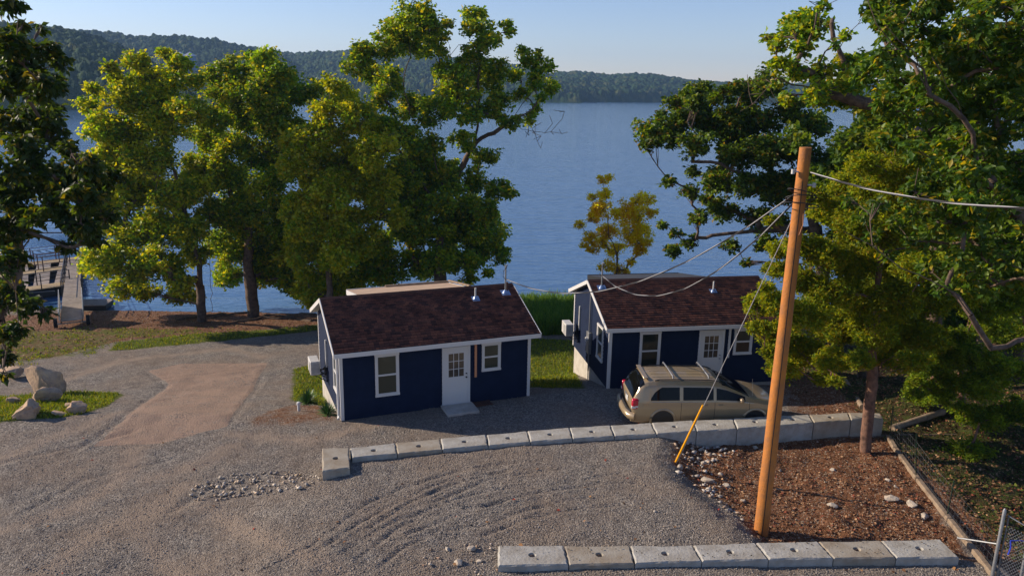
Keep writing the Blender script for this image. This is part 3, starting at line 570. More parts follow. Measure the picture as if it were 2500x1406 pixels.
# ---------------------------------------------------------------- cabins
def lap_wall(mb, P0, P1, n, z0, top, step=.15):
    P0 = Vector(P0); P1 = Vector(P1); n = Vector(n); L = (P1-P0).length; t = (P1-P0)/L; z = z0
    for a_, b_ in [(0, 1)]:
        while True:
            z1 = z+step; lo0, hi0 = top(z); lo, hi = top(min(z1, top.zmax))
            if z >= top.zmax-.01: break
            z1 = min(z1, top.zmax)
            a = P0+t*lo0; b = P0+t*hi0; c = P0+t*hi; d = P0+t*lo
            Z = Vector((0,0,1))
            mb.add([a+n*.030+Z*z, b+n*.030+Z*z, c+n*.004+Z*z1, d+n*.004+Z*z1, a+n*.003+Z*z, b+n*.003+Z*z], [(0,1,2,3), (4,5,1,0)])
            z = z1
class Top:
    def __init__(s, zmax, f): s.zmax = zmax; s.f = f
    def __call__(s, z): return s.f(z)
def window(parent, u0, u1, z0, z1, glass, side='front', name='window', extra=None):
    def pt(a, o, z): return (a, -o, z) if side == 'front' else (-o, a, z)
    def bx(mb, a0, a1, o0, o1, za, zb): mb.bb(pt(a0, o0, za), pt(a1, o1, zb))
    w = .075
    root = MB(); bx(root, u0, u0+w, .0, .070, z0+w, z1-w); bx(root, u1-w, u1, .0, .070, z0+w, z1-w); bx(root, u0-.01, u1+.01, .0, .074, z1-w, z1); bx(root, u0-.01, u1+.01, .0, .085, z0, z0+w)
    wf = root.build(name, M['white'], parent)
    s = MB(); zm = (z0+z1)/2; bx(s, u0+w, u1-w, .012, .060, zm-.03, zm+.03)
    for a, b in ((u0+w, u0+w+.03), (u1-w-.03, u1-w)): bx(s, a, b, .006, .052, z0+w, z1-w)
    bx(s, u0+w, u1-w, .006, .054, z0+w, z0+w+.03); bx(s, u0+w, u1-w, .006, .054, z1-w-.03, z1-w); s.build('sash', M['white'], wf)
    p = MB(); bx(p, u0+w, u1-w, .0, .037, z0+w, z1-w); p.build('pane', glass, wf)
    return wf
def door(parent, u0, u1, z0, z1, glass, knobcol):
    w = .085
    f = MB(); f.bb((u0, -.072, z0), (u0+w, 0, z1-w)); f.bb((u1-w, -.072, z0), (u1, 0, z1-w)); f.bb((u0, -.076, z1-w), (u1, 0, z1)); f.bb((u0-.05, -.10, z0-.045), (u1+.05, 0, z0)); 
    fr = f.build('door_frame', M['white'], parent)
    a, b = u0+w, u1-w; d = MB(); gl, gr, gb, gt = a+.15, b-.15, z0+1.03, z1-w-.16
    d.bb((a, -.055, z0), (gl, -.0, z1-w)); d.bb((gr, -.055, z0), (b, -.0, z1-w)); d.bb((gl, -.055, z0), (gr, 0, gb)); d.bb((gl, -.055, gt), (gr, 0, z1-w))
    for i in (1, 2):
        x = gl+(gr-gl)*i/3; d.bb((x-.011, -.052, gb), (x+.011, -.030, gt)); z = gb+(gt-gb)*i/3; d.bb((gl, -.0515, z-.011), (gr, -.0305, z+.011))
    do = d.build('door', M['white'], parent)
    g = MB(); g.bb((gl, -.040, gb), (gr, -.004, gt)); g.build('door_glass', glass, do)
    for nm_, z, r in (('handle', z0+.98, .030), ('deadbolt', z0+1.12, .024)):
        h = MB()
        h.tube([(b-.06, -.05, z), (b-.06, -.07, z)], r*.9, 12); h.tube([(b-.06, -.07, z), (b-.06, -.095, z), (b-.06, -.105, z)], [r*.6, r, r*.5], 12)
        h.build(nm_, knobcol, do, True)
def cabin(label, x, y, ang, L, D, eh, rh, oe, orr, glass, trimcol, rear):
    root = thing('cabin', label, 'cabin', (x, y, 0), ang); sl = (rh-eh)/(D/2+oe)
    def zr(v): return eh+sl*(min(v, D-v)+oe)
    ez = zr(0)-.15
    w = MB(); zb = -.02
    lap_wall(w, (0,0,0), (L,0,0), (0,-1,0), zb, Top(ez, lambda z: (0, L)))
    lap_wall(w, (L,D,0), (0,D,0), (0,1,0), zb, Top(ez, lambda z: (0, L)))
    rz = zr(D/2)-.15
    gt = Top(rz, lambda z: (max(0, (z-ez)/sl), D-max(0, (z-ez)/sl)))
    lap_wall(w, (0,0,0), (0,D,0), (-1,0,0), zb, gt); lap_wall(w, (L,0,0), (L,D,0), (1,0,0), zb, gt)
    w.build('wall', M['siding'], root)
    f = MB(); f.bb((.03,.03,-2.6), (L-.03,D-.03,zb+.03)); f.build('foundation', M['concrete'], root)
    for u, v in ((0,0),(L,0),(0,D),(L,D)):
        su = -1 if u == 0 else 1; sv = -1 if v == 0 else 1
        c = MB(); c.add([(u+su*.038, v+sv*.038, zb), (u-su*.075, v+sv*.038, zb), (u-su*.075, v+sv*.002, zb), (u+su*.002, v+sv*.002, zb), (u+su*.002, v-sv*.075, zb), (u+su*.038, v-sv*.075, zb)]+
              [(u+su*.038, v+sv*.038, ez), (u-su*.075, v+sv*.038, ez), (u-su*.075, v+sv*.002, ez), (u+su*.002, v+sv*.002, ez), (u+su*.002, v-sv*.075, ez), (u+su*.038, v-sv*.075, ez)], [(i, (i+1) % 6, 6+(i+1) % 6, 6+i) for i in range(6)]+[(0,1,2,3),(0,3,4,5),(6,7,8,9),(6,9,10,11)])
        c.build('corner_trim', M['white'], root)
    # roof: lapped shingle courses on both slopes
    sl_len = math.hypot(D/2+oe, rh-eh); n = int(sl_len/.143); V = []; Fc = []; T = []
    for side in (0, 1):
        for i in range(n):
            s0 = i/n; s1 = (i+1)/n
            for s_, lift in ((s0, .026), (s1, .006), (s0, .0)):
                v = -oe+(D/2+oe)*s_; z = eh+(rh-eh)*s_+lift; v = v if side == 0 else D-v
                nseg = 24
                for q in range(nseg+1):
                    u = -orr+(L+2*orr)*q/nseg; V.append((u, v, z+(.004*math.sin(u*3+i*1.7) if lift > .02 else 0))); T.append((u+side*50+(i % 2)*.07, s_*sl_len*.999 if lift != .006 else s_*sl_len-.0005, 0, 1))
            k = len(V)-3*(nseg+1)
            for q in range(nseg):
                a0, b0, c0 = k+q, k+nseg+1+q, k+2*(nseg+1)+q; Fc.append((a0, a0+1, b0+1, b0)); Fc.append((c0, c0+1, a0+1, a0))
    roof = np_mesh('roof', V, Fc, M['shingles'], root, extra=('tabs', T))
    u = MB()       # roof deck body under the shingles
    for side in (0, 1):
        def q(v): return v if side == 0 else D-v
        u.add([(-orr, q(-oe), eh-.01), (L+orr, q(-oe), eh-.01), (L+orr, q(D/2), rh-.01), (-orr, q(D/2), rh-.01), (-orr, q(-oe), eh-.09), (L+orr, q(-oe), eh-.09), (L+orr, q(D/2), rh-.09), (-orr, q(D/2), rh-.09)],
              [(0,1,2,3), (4,7,6,5), (0,4,5,1), (0,3,7,4), (1,5,6,2)])
    u.build('roof_deck', M['white'], root)
    fa = MB()
    for v in (-oe, D+oe):
        s_ = -1 if v < 0 else 1; fa.bb((-orr-.012, v+s_*.003, eh-.135), (L+orr+.012, v+s_*.028, eh+.012))
    for uu, s_ in ((-orr, -1), (L+orr, 1)):
        for q in (lambda v: v, lambda v: D-v):
            a = Vector((uu+s_*.016, q(-oe), eh-.055)); b = Vector((uu+s_*.016, q(D/2), rh-.055)); fa.beam(a, b, .026, .15)
    fa.build('fascia', M['white'], root)
    rc = MB(); rc.add([(-orr, D/2-.14, rh-.14*sl+.035), (L+orr, D/2-.14, rh-.14*sl+.035), (L+orr, D/2, rh+.045), (-orr, D/2, rh+.045), (-orr, D/2+.14, rh-.14*sl+.035), (L+orr, D/2+.14, rh-.14*sl+.035)], [(0,1,2,3), (3,2,5,4)])
    rc.build('ridge_cap', M['ridge'], root)
    window(root, 1.158, 1.158+.826, .691, 2.213, glass); 
    window(root, 4.992 if rear == 1 else 4.95, 4.992+.714, 1.163, 2.213, glass)
    d0 = 3.52; door(root, d0, d0+1.03, .06, 2.2, M['doorglass'], M['dark'] if rear == 1 else M['steel'])
    window(root, .45 if rear == 1 else .75, 1.15 if rear == 1 else 1.55, .75, 2.15, glass, 'left')
    tb = MB(); tb.bb((4.72, -.065, .98 if rear == 1 else 1.05), (4.80, -.003, ez)); tb.build('trim_board', M['copper'] if rear == 1 else M['white'], root)
    return root, zr, ez
def vent(root, zr, u, v, h, r, fr=.11):
    z = zr(v); m = MB(); m.tube([(u, v, z-.05), (u, v, z+h)], r, 10); p = m.build('vent_pipe', M['whitemetal'], root, True)
    f = MB(); f.tube([(u, v, z-.01), (u, v, z+.05), (u, v, z+.10)], [fr, fr*.75, r*1.15], 12); f.box((u, v-.02, z+.012), (fr*2.6, fr*2.6, .012), Matrix.Rotation(math.atan(.45), 3, 'X')); f.build('flashing', M['galv'], p, True)
def aircon(root, v, z, w=.75):
    a = MB(); a.bb((-.62, v-w/2, z), (-.28, v+w/2, z+.52)); ac = a.build('air_conditioner', M['whitemetal'], root, bevel=.015)
    g = MB()
    for i in range(9): g.bb((-.628, v-w/2+.06, z+.06+i*.045), (-.622, v+w/2-.3, z+.075+i*.045))
    for i in range(7): g.bb((-.58+i*.045, v-w/2-.006, z+.08), (-.565+i*.045, v-w/2-.001, z+.44))
    g.build('grille', M['steel'], ac)
    for q in (v-.25, v+.25): b = MB(); b.beam((-.62, q, z-.02), (-.02, q, z-.02), .035); b.beam((-.03, q, z-.35), (-.03, q, z+.02), .035); b.beam((-.5, q, z-.02), (-.03, q, z-.33), .025); b.build('bracket', M['dark'], ac)
    h = MB(); h.tube([(-.3, v-.30, z+.15), (-.18, v-.42, z+.05), (-.09, v-.45, z+.2), (-.06, v-.45, z+.5)], .03, 8); h.tube([(-.3, v-.25, z+.1), (-.2, v-.38, z+.2), (-.07, v-.42, z+.35)], .02, 8); h.build('hose', M['dark'], ac, True)
    l = MB(); l.bb((-.085, v-.49, z+.3), (-.02, v-.41, z+1.35)); l.build('line_cover', M['whitemetal'], root, bevel=.008)
    return ac
G2 = M['window2']
c1, zr1, ez1 = cabin('front blue clapboard cabin with white door beside the concrete block wall', -5.684, 24.793, .378, 6.842, 4.888, 2.482, 3.648, .427, .246, M['window'], None, 1)
c2, zr2, ez2 = cabin('rear blue clapboard cabin in shade behind the parked minivan', 3.709, 28.164, .173, 6.9, 5.336, 2.448, 3.58, .321, .219, G2, None, 2)
vent(c1, zr1, 5.35, 1.75, .42, .035); vent(c2, zr2, 4.75, 1.75, .42, .03)
aircon(c1, 3.3, .62); aircon(c2, 4.75, .70)
# masts
def mast(root, zr, u, v, h, weather=1):
    z = zr(v); m = MB(); m.tube([(u, v, z-.6), (u, v, z+h)], .032, 10); m.tube([(u, v, z+h-.03), (u, v, z+h+.05), (u+.05, v-.04, z+h+.08)], [.05, .055, .03], 10); p = m.build('service_mast', M['steel'], root, True)
    f = MB(); f.tube([(u, v, z-.01), (u, v, z+.05), (u, v, z+.12)], [.14, .10, .04], 12); f.box((u, v-.02, z+.014), (.34, .34, .012), Matrix.Rotation(math.atan(.42), 3, 'X')); f.build('flashing', M['galv'], p, True)
    c = MB(); c.tube([(u+.04, v-.03, z+h), (u-.10, v-.05, z+h-.12), (u-.12, v-.05, z+h-.35), (u+.02, v-.05, z+h-.5)], .012, 6); c.build('wire_loop', M['blackcable'], p, True)
    return (u, v, z+h-.45)
m1 = mast(c1, zr1, 6.62, 1.95, 1.0); m2 = mast(c2, zr2, .22, 2.15, .95)
bt = MB(); bt.tube([(6.72, 2.05, zr1(2.05)-.05), (6.72, 2.05, zr1(2.05)+.35)], .05, 8); bt.build('vent_pipe', M['rust'], c1, True)
# meter box and conduit on the rear cabin
q = MB(); q.bb((-.16, 2.35, .55), (-.03, 2.75, 1.45)); mbx = q.build('meter_box', M['steel'], c2, bevel=.01); q = MB(); q.tube([(-.16, 2.55, 1.15), (-.24, 2.55, 1.15)], .09, 14); q.build('meter', M['whitemetal'], mbx, True)
q = MB(); q.tube([(-.09, 2.55, 1.45), (-.09, 2.55, 3.2)], .032, 8); q.build('conduit', M['steel'], c2, True); q = MB(); q.tube([(-.09, 2.5, -.2), (-.09, 2.5, .55)], .03, 8); q.build('conduit', M['steel'], c2, True)
# downspout on the front cabin
q = MB(); q.tube([(-.09, .12, ez1), (-.09, .12, .12), (-.13, -.02, .05)], .045, 8); q.tube([(-.05, .05, ez1-.02), (-.09, .12, ez1-.1)], .045, 8); q.build('downspout', M['white'], c1, True)
# rear porch roofs, a little above the ridge
def porch(root, D, u0, u1, z0, z1, m, edge, v1=3.):
    a = D/2+.55; q = MB(); q.add([(u0, a, z0), (u1, a, z0), (u1, D+v1, z1), (u0, D+v1, z1), (u0, a, z0-.05), (u1, a, z0-.05), (u1, D+v1, z1-.05), (u0, D+v1, z1-.05)], [(0,1,2,3), (4,7,6,5), (0,4,5,1), (2,6,7,3), (0,3,7,4), (1,5,6,2)])
    p = q.build('porch_roof', m, root)
    e = MB(); e.beam((u0-.02, a, z0-.1), (u0-.02, D+v1, z1-.1), .03, .2); e.beam((u1+.02, a, z0-.06), (u1+.02, D+v1, z1-.06), .03, .14); e.beam((u0-.03, D+v1+.02, z1-.06), (u1+.03, D+v1+.02, z1-.06), .03, .16); e.build('edge_board', edge, p)
    k = MB()
    for u in (u0+.1, (u0+u1)/2, u1-.1): k.bb((u-.05, D+v1-.2, -3), (u+.05, D+v1-.1, z1-.06))
    k.build('porch_post', M['oldwood'], root)
    return p
pr = porch(c1, 4.888, 1.35, 5.6, 3.45, 2.93, M['plywood'], M['white'], 1.3); porch(c2, 5.336, .9, 5.2, 3.46, 2.84, M['roofedge'], M['dark'], 1.3)
q = MB(); q.beam((2.9, 4.888+1.2, 3.0), (5.62, 4.888+1.2, 3.0), .09, .06); q.build('batten', M['oldwood'], pr)
q = MB(); q.beam((5.62, 3.2, 3.50), (5.62, 6.0, 3.06), .09, .06); q.build('batten', M['oldwood'], pr)
# porch decks stay below; door step and rusty grate
p = c1.matrix_basis @ Vector((4.03, -.55, 0)); q = MB(); q.box((0, 0, .03), (1.15, .85, .10)); o = q.build('door_step', M['concrete'], None, bevel=.015); o.location = (p.x, p.y, zg1(p.x, p.y)); o.rotation_euler = (0, 0, .378); tag(o, 'flat grey concrete step on the gravel below the front cabin door', 'step')
p = c1.matrix_basis @ Vector((4.95, -.28, 0)); q = MB()
for i in range(8): q.box((-.28+i*.08, 0, .035), (.055, .34, .02))
q.box((0, -.17, .03), (.68, .03, .03)); q.box((0, .17, .03), (.68, .03, .03)); o = q.build('door_grate', M['rust'], None); o.location = (p.x, p.y, zg1(p.x, p.y)); o.rotation_euler = (0, 0, .43); tag(o, 'rusty brown grate lying beside the concrete door step', 'grate')

# ---------------------------------------------------------------- concrete blocks
ORD = ['first','second','third','fourth','fifth','sixth','seventh','eighth','ninth','tenth','eleventh','twelfth','thirteenth','fourteenth']
def block(a, b, c, d, h, depth, m, label, group, seed):
    """top corners a,b (far edge) c,d (near edge, right then left)"""
    R = random.Random(seed); cen = (Vector(a)+Vector(b)+Vector(c)+Vector(d))/4; root = thing('concrete_block', label, 'concrete block', (cen.x, cen.y, h), 0, group)
    co_ = [Vector((p[0]-cen.x, p[1]-cen.y, 0)) for p in (d, c, b, a)]
    per = []
    for i in range(4):
        for k in range(8):
            t = k/8; p = co_[i].lerp(co_[(i+1) % 4], t); j = .012 if k else 0; p = p+Vector((R.uniform(-j, j), R.uniform(-j, j), 0)); per.append(p)
    n = len(per); r = .092; V = []; inn = []
    for p in per: V.append(p)                                              # 0 bottom edge ring
    V = [p*1.0+Vector((0, 0, -depth)) for p in per]+[p+Vector((0, 0, -.028+R.uniform(-.012, .006))) for p in per]+[p-p.normalized()*(.03+R.random()*.015)+Vector((0, 0, R.uniform(-.002, .002))) for p in per]
    ringang = [math.atan2(p.y, p.x) for p in per]
    V += [Vector((r*math.cos(a_), r*math.sin(a_), 0)) for a_ in ringang]; V += [Vector((r*.8*math.cos(a_), r*.8*math.sin(a_), -.09)) for a_ in ringang]
    Fs = []
    for lev in range(4):
        for i in range(n): Fs.append((lev*n+i, lev*n+(i+1) % n, (lev+1)*n+(i+1) % n, (lev+1)*n+i))
    Fs.append(tuple(range(4*n, 5*n))); q = MB(); q.add(V, Fs); q.build('block_body', m, root)
    q = MB(); q.tube([(.05*math.cos(t), 0, -.085+.07*math.sin(t)) for t in [i*math.pi/8 for i in range(9)]], .009, 6); q.build('lifting_loop', M['rust'], root, True)
    return root
ub = [(853,1093),(965,1080),(1075,1070),(1187,1060),(1287,1051),(1390,1043),(1490,1037),(1590,1031),(1692,1025),(1790,1020),(1890,1014),(1975,1011),(2070,1006),(2150,1008)]
uf = [(859,1116),(970,1106),(1080,1096),(1192,1086),(1295,1077),(1398,1070),(1500,1063),(1603,1058),(1701,1051),(1800,1045),(1890,1038),(1987,1030),(2078,1024),(2158,1022)]
HB = .6
def shr(p, q, e=.012):
    p = np.array(p[:2]); q = np.array(q[:2]); d = (q-p)/np.linalg.norm(q-p); return p+d*e, q-d*e
tones = [M['block'], M['blockb'], M['block'], M['block'], M['block'], M['block'], M['block'], M['block'], M['block'], M['block'], M['block'], M['blockb'], M['blockb']]
for i in range(13):
    a_, b_ = shr(at(*ub[i], HB), at(*ub[i+1], HB)); d_, c_ = shr(at(*uf[i], HB), at(*uf[i+1], HB)); dz = random.uniform(-.012, .012)
    block(a_, b_, c_, d_, HB+dz, .85, tones[i], 'concrete block, %s from the left in the long row below the cabins' % ORD[i], 'blocks of the long retaining wall', i)
block(at(787,1093,HB+.04), at(851,1092,HB+.04), at(854,1141,HB+.04), at(787,1149,HB+.04), HB+.04, .85, M['blockb'], 'tan concrete end block set crosswise at the left end of the long row', None, 50)
nb = [(1215,1331),(1377,1331),(1538,1330),(1692,1330),(1845,1324),(1997,1321),(2150,1318),(2298,1315)]; nf = [(1215,1380),(1389,1377),(1550,1373),(1714,1368),(1877,1364),(2035,1362),(2188,1360),(2343,1359)]
for i in range(7):
    a_, b_ = shr(at(*nb[i], .62), at(*nb[i+1], .62)); d_, c_ = shr(at(*nf[i], .62), at(*nf[i+1], .62)); dz = random.uniform(-.01, .01)
    block(a_, b_, c_, d_, .62+dz, .7, M['blockb'] if i in (1, 5) else M['block'], 'pale concrete block, %s from the left in the near row at the bottom' % ORD[i], 'blocks of the near row', 70+i)

# ---------------------------------------------------------------- minivan
def van():
    root = thing('minivan', 'dusty tan minivan with roof rack parked between the rear cabin and the block wall', 'minivan', (4.02, 25.30, 0), RAD(3.2))
    sp = np.array([(.84,.24),(.965,.33),(.995,.55),(1.0,.82),(.975,1.02),(.83,1.55),(.745,1.67),(.45,1.745),(0,1.765)]); hw = np.array([.84,.965,.995,1.,.965,.90,.80,.50,0])
    def sec(x, s):      # s in 0..8
        x = np.asarray(x, float); s = np.asarray(s, float)
        H = np.interp(x, [0,.04,.12,.25,.38,.52,.8,1.5,2.5,2.85,3.15,3.6,4.0,4.5,4.85,5.05,5.14], [1.0,1.10,1.32,1.56,1.68,1.735,1.76,1.765,1.745,1.705,1.60,1.36,1.14,1.05,.95,.82,.70])
        wd = np.interp(x, [0,.05,.15,.35,.8,4.2,4.7,4.95,5.08,5.14], [.86,.90,.94,.975,1,1,.95,.86,.74,.62]); belt = np.interp(x, [0,3.6,4.2,4.85,5.14], [1.0,1.02,.98,.84,.66]); k = np.clip((H-belt)/.745, 0, 1)
        y = np.interp(s, range(9), sp[:, 0]); yh = np.interp(s, range(9), hw); z0 = np.interp(s, range(9), sp[:, 1])
        y = np.where(s > 4, yh*(1-k)+y*k, y)*wd
        z = np.where(s > 4, belt+(z0-1.02)/.745*(H-belt), np.where(s > 2, .55+(z0-.55)/(1.02-.55)*(belt-.55), z0)); return np.stack([x+0*y, y, z], -1)
    def patch(name, m, xs, ss, side, off=.004, parent=None):
        X, Sg = np.meshgrid(xs, ss, indexing='ij'); P = sec(X, Sg); e = 1e-3; Tx = sec(X+e, Sg)-P; Ts = sec(X, Sg+e)-P; N = np.cross(Tx, Ts); N /= np.linalg.norm(N, axis=-1)[..., None]+1e-12
        N = np.where((N[..., 1:2]*P[..., 1:2]+.5*N[..., 2:3]) < 0, -N, N); P = P+N*off; P[..., 1] *= side
        a_, b_ = X.shape; idx = np.arange(a_*b_).reshape(a_, b_); Fq = np.stack([idx[:-1,:-1], idx[:-1,1:], idx[1:,1:], idx[1:,:-1]], -1).reshape(-1, 4)
        return np_mesh(name, P, Fq, m, parent or root, smooth=True)
    xs = np.unique(np.concatenate([np.linspace(0, .6, 22), np.linspace(.6, 4.9, 60), np.linspace(4.9, 5.14, 10)])); s = np.linspace(0, 8, 41)
    X, Sg = np.meshgrid(xs, np.concatenate([s, s[-2::-1]]), indexing='ij'); P = sec(X, Sg); P[:, 41:, 1] *= -1; P[..., 0] += 0
    # bulge the tailgate and nose a little
    a_, b_ = X.shape; idx = np.arange(a_*b_).reshape(a_, b_); Fq = [tuple(f) for f in np.stack([idx[:-1,:-1], idx[:-1,1:], idx[1:,1:], idx[1:,:-1]], -1).reshape(-1, 4)]
    q = MB(); q.add(P.reshape(-1, 3), Fq+[tuple(idx[0]), tuple(idx[-1])[::-1]]); body = q.build('body', M['paint'], root, True)
    for side in (1, -1):
        for x0, x1 in ((.60, 1.56), (1.68, 2.70), (2.80, 3.78)):
            if x0 < 1: xx = np.linspace(x0, x1, 14)
            else: xx = np.linspace(x0, x1, 14)
            X, Q = np.meshgrid(xx, np.linspace(0, 1, 7), indexing='ij')
            lo = 4.12; hi = np.interp(X, [.60, .72, .95, 3.9], [4.25, 4.6, 4.90, 4.90]); Sg = lo+(hi-lo)*Q; P = sec(X, Sg); P[..., 1] = (P[..., 1]+.006)*side; P[..., 2] += .002
            idx = np.arange(X.size).reshape(X.shape); np_mesh('side_window', P, np.stack([idx[:-1,:-1], idx[:-1,1:], idx[1:,1:], idx[1:,:-1]], -1).reshape(-1, 4), M['carglass'], root, smooth=True)
        for x in (1.62, 2.75, 3.92):       # door gaps
            q = MB()
            for k in range(10):
                A_ = sec(x, .6+k*.335); B_ = sec(x, .6+(k+1)*.335); q.beam((A_[0], (A_[1]-.002)*side, A_[2]), (B_[0], (B_[1]-.002)*side, B_[2]), .012)
            q.build('door_seam', M['dark'], root)
        q = MB(); pts = [sec(x, 4.04) for x in np.linspace(.62, 3.85, 14)]; q.tube([(p[0], (p[1]+.006)*side, p[2]) for p in pts], .009, 6); q.build('belt_trim', M['steel'], root, True)
        for x in (2.42, 2.95):
            p = sec(x, 3.55); q = MB(); q.tube([(x-.09, (p[1]+.0)*side, p[2]), (x-.07, (p[1]+.03)*side, p[2]), (x+.07, (p[1]+.03)*side, p[2]), (x+.09, p[1]*side, p[2])], .014, 6); q.build('door_handle', M['paint'], root, True)
        # arches and wheels
        for x in (1.02, 4.14):
            w = MB(); w.tube([(x, side*.72, .335), (x, side*.955, .335)], .335, 28); wh = w.build('wheel', M['rubber'], root, True)
            r = MB(); r.tube([(x, side*.94, .335), (x, side*.963, .335)], .215, 20)
            for k in range(7):
                a_ = k*2*math.pi/7; r.beam((x, side*.968, .335), (x+.2*math.cos(a_), side*.966, .335+.2*math.sin(a_)), .05, .01, (0, 1, 0))
            r.build('rim', M['steel'], wh, True)
            h = MB(); h.tube([(x, side*.90, .36), (x, side*1.003, .36)], .385, 30); h.build('wheel_arch', M['dark'], root, True)
            fl = MB(); fl.tube([(x+.41*math.cos(t), side*.985, .36+.41*math.sin(t)) for t in np.linspace(-.3, math.pi+.3, 22)], .045, 8); fl.build('fender_flare', M['paint'], root, True)
        for ob in [o for o in root.children if o.name.startswith('wheel') and 'arch' not in o.name]: pass
        rr = MB(); pts = [sec(x, 6.15) for x in np.linspace(.75, 3.05, 16)]; rr.tube([(p[0], p[1]*side, p[2]+.035+(.0 if 0 < i < 15 else -.03)) for i, p in enumerate(pts)], .020, 8); rr.build('roof_rail', M['dark'], root, True)
        mi = MB(); mi.box((3.62, side*1.06, 1.10), (.12, .20, .16)); mi.build('side_mirror', M['paint'], root, True, bevel=.03)
        # tail light wraps the rear corner
        q = MB(); q.box((.085, side*.865, .93), (.22, .16, .36)); tl = q.build('tail_light', M['red'], root, True, bevel=.035)
        q = MB(); q.box((.03, side*.90, .83), (.13, .13, .07)); q.box((.13, side*.925, .85), (.10, .045, .06)); q.build('reverse_lamp', M['whitemetal'], tl)
        q = MB(); q.box((4.90, side*.80, .74), (.22, .2, .14)); q.build('headlight', M['carglass'], root, True, bevel=.03)
        q = MB(); q.box((4.72, side*.925, .74), (.06, .04, .05)); q.build('marker_lamp', M['orange'], root, True)
    for x in (1.35, 2.55):
        q = MB(); z = 1.825; q.tube([(x, -.74, z-.06), (x, -.70, z), (x, 0, z+.025), (x, .70, z), (x, .74, z-.06)], .026, 8); q.build('roof_rack_bar', M['steel'], root, True)
    q = MB()
    for yv in (-.5, -.25, 0, .25, .5):
        pts = [sec(x, np.interp(abs(yv), [0, .45, .745], [8, 7, 6])) for x in np.linspace(.7, 2.75, 12)]; q.tube([(p[0], yv, p[2]+.002) for p in pts], .009, 5)
    q.build('roof_rib', M['paint'], body, True)
    # rear glass and windscreen
    def cross(name, x0, x1, smin, m):
        xx = np.linspace(x0, x1, 12); ys = np.concatenate([np.linspace(smin, 8, 12), np.linspace(8, smin, 12)[1:]]); X, Sg = np.meshgrid(xx, ys, indexing='ij'); P = sec(X, Sg); P[:, 12:, 1] *= -1
        P[..., 0] += (-.008 if x0 < 1 else .006); P[..., 2] += .006; idx = np.arange(X.size).reshape(X.shape)
        return np_mesh(name, P, np.stack([idx[:-1,:-1], idx[:-1,1:], idx[1:,1:], idx[1:,:-1]], -1).reshape(-1, 4), m, root, smooth=True)
    cross('rear_window', .03, .40, 5.6, M['carglass']); cross('windscreen', 2.98, 3.95, 5.7, M['carglass'])
    q = MB(); q.box((.46, 0, 1.745), (.16, 1.30, .03)); q.build('spoiler', M['paint'], root, True, bevel=.012)
    q = MB(); q.tube([(.10, -.93, .5), (-.06, -.82, .5), (-.12, -.5, .5), (-.14, 0, .5), (-.12, .5, .5), (-.06, .82, .5), (.10, .93, .5)], .13, 12); bp = q.build('rear_bumper', M['paint'], root, True)
    q = MB(); q.tube([(-.02, -.80, .61), (-.09, -.5, .62), (-.10, 0, .62), (-.09, .5, .62), (-.02, .80, .61)], .05, 8); q.build('bumper_pad', M['rubber'], bp, True)
    q = MB(); q.box((-.012, 0, .82), (.02, .34, .17)); pl = q.build('licence_plate', M['whitemetal'], root, bevel=.005)
    q = MB(); q.box((-.02, 0, .93), (.04, .5, .045)); q.build('plate_bar', M['steel'], root, True, bevel=.01)
    q = MB(); q.tube([(4.1, -.72, 1.02), (4.03, -.74, 1.75)], .006, 6); q.build('antenna', M['steel'], root, True)
    q = MB(); q.beam((.10, -.1, 1.19), (.20, .45, 1.40), .02); q.build('wiper', M['dark'], root)
    q = MB(); q.box((5.08, 0, .45), (.18, 1.5, .28)); q.build('front_bumper', M['paint'], root, True, bevel=.05)
    return root
van()

# ---------------------------------------------------------------- utility pole, guy wire, cables
pb = ghit(1857, 1301); pt = aty(1967, 360, pb.y); root = thing('utility_pole', 'tall orange brown wooden utility pole standing on the soil', 'utility pole', tuple(pb))
tl = Vector(pt)-pb; q = MB(); N = 14; q.tube([tl*(i/N)+Vector((random.uniform(-.006,.006), 0, 0)) if 0 < i < N else tl*(i/N)-Vector((0,0,.4))*(i == 0) for i in range(N+1)], [.185-.05*i/N for i in range(N+1)], 24); q.build('pole_shaft', M['polewood'], root, True)
q = MB()
for i in range(26):
    a0 = .28+.02*math.sin(i*.7); z0_, z1_ = i/26, (i+1)/26
    def pp(t, a): 
        r = .185-.05*t+.0005; return tl*t+Vector((math.cos(-math.pi/2+a)*r, math.sin(-math.pi/2+a)*r, 0))
    if i < 24: q.beam(pp(z0_, a0-.45), pp(z1_, a0-.45+.02*math.sin((i+1)*.7)-.02*math.sin(i*.7)), .006, .018)
q.build('crack', M['dark'], root)
for dz, s in ((.55, -1), (.85, 1)):
    q = MB(); c_ = tl-Vector((0,0,dz)); q.tube([c_+Vector((s*.1, -.05, 0)), c_+Vector((s*.28, -.08, 0))], .018, 8); q.tube([c_+Vector((s*.26, -.08, -.05)), c_+Vector((s*.26, -.08, .05))], .04, 10); q.build('insulator', M['whitemetal'], root, True)
q = MB()
for k, (rr, dz, ph) in enumerate([(.30, 1.15, 0), (.36, 1.32, .5), (.27, 1.02, 1)]):
    q.tube([tl-Vector((0,0,dz+.09*math.sin(t+ph)))+Vector((rr*1.2*math.cos(t), -.05+rr*.6*math.sin(t), 0)) for t in np.linspace(0, 2*math.pi, 20)], .012, 6)
q.build('wire_coil', M['blackcable'], root, True)
q = MB(); q.tube([tl-Vector((-.05,.16,1.5)), tl-Vector((-.06,.19,1.75)), tl-Vector((0,.175,2.0))], .008, 6); q.build('ground_wire', M['copper'], root, True)
ptop = Vector(pt)
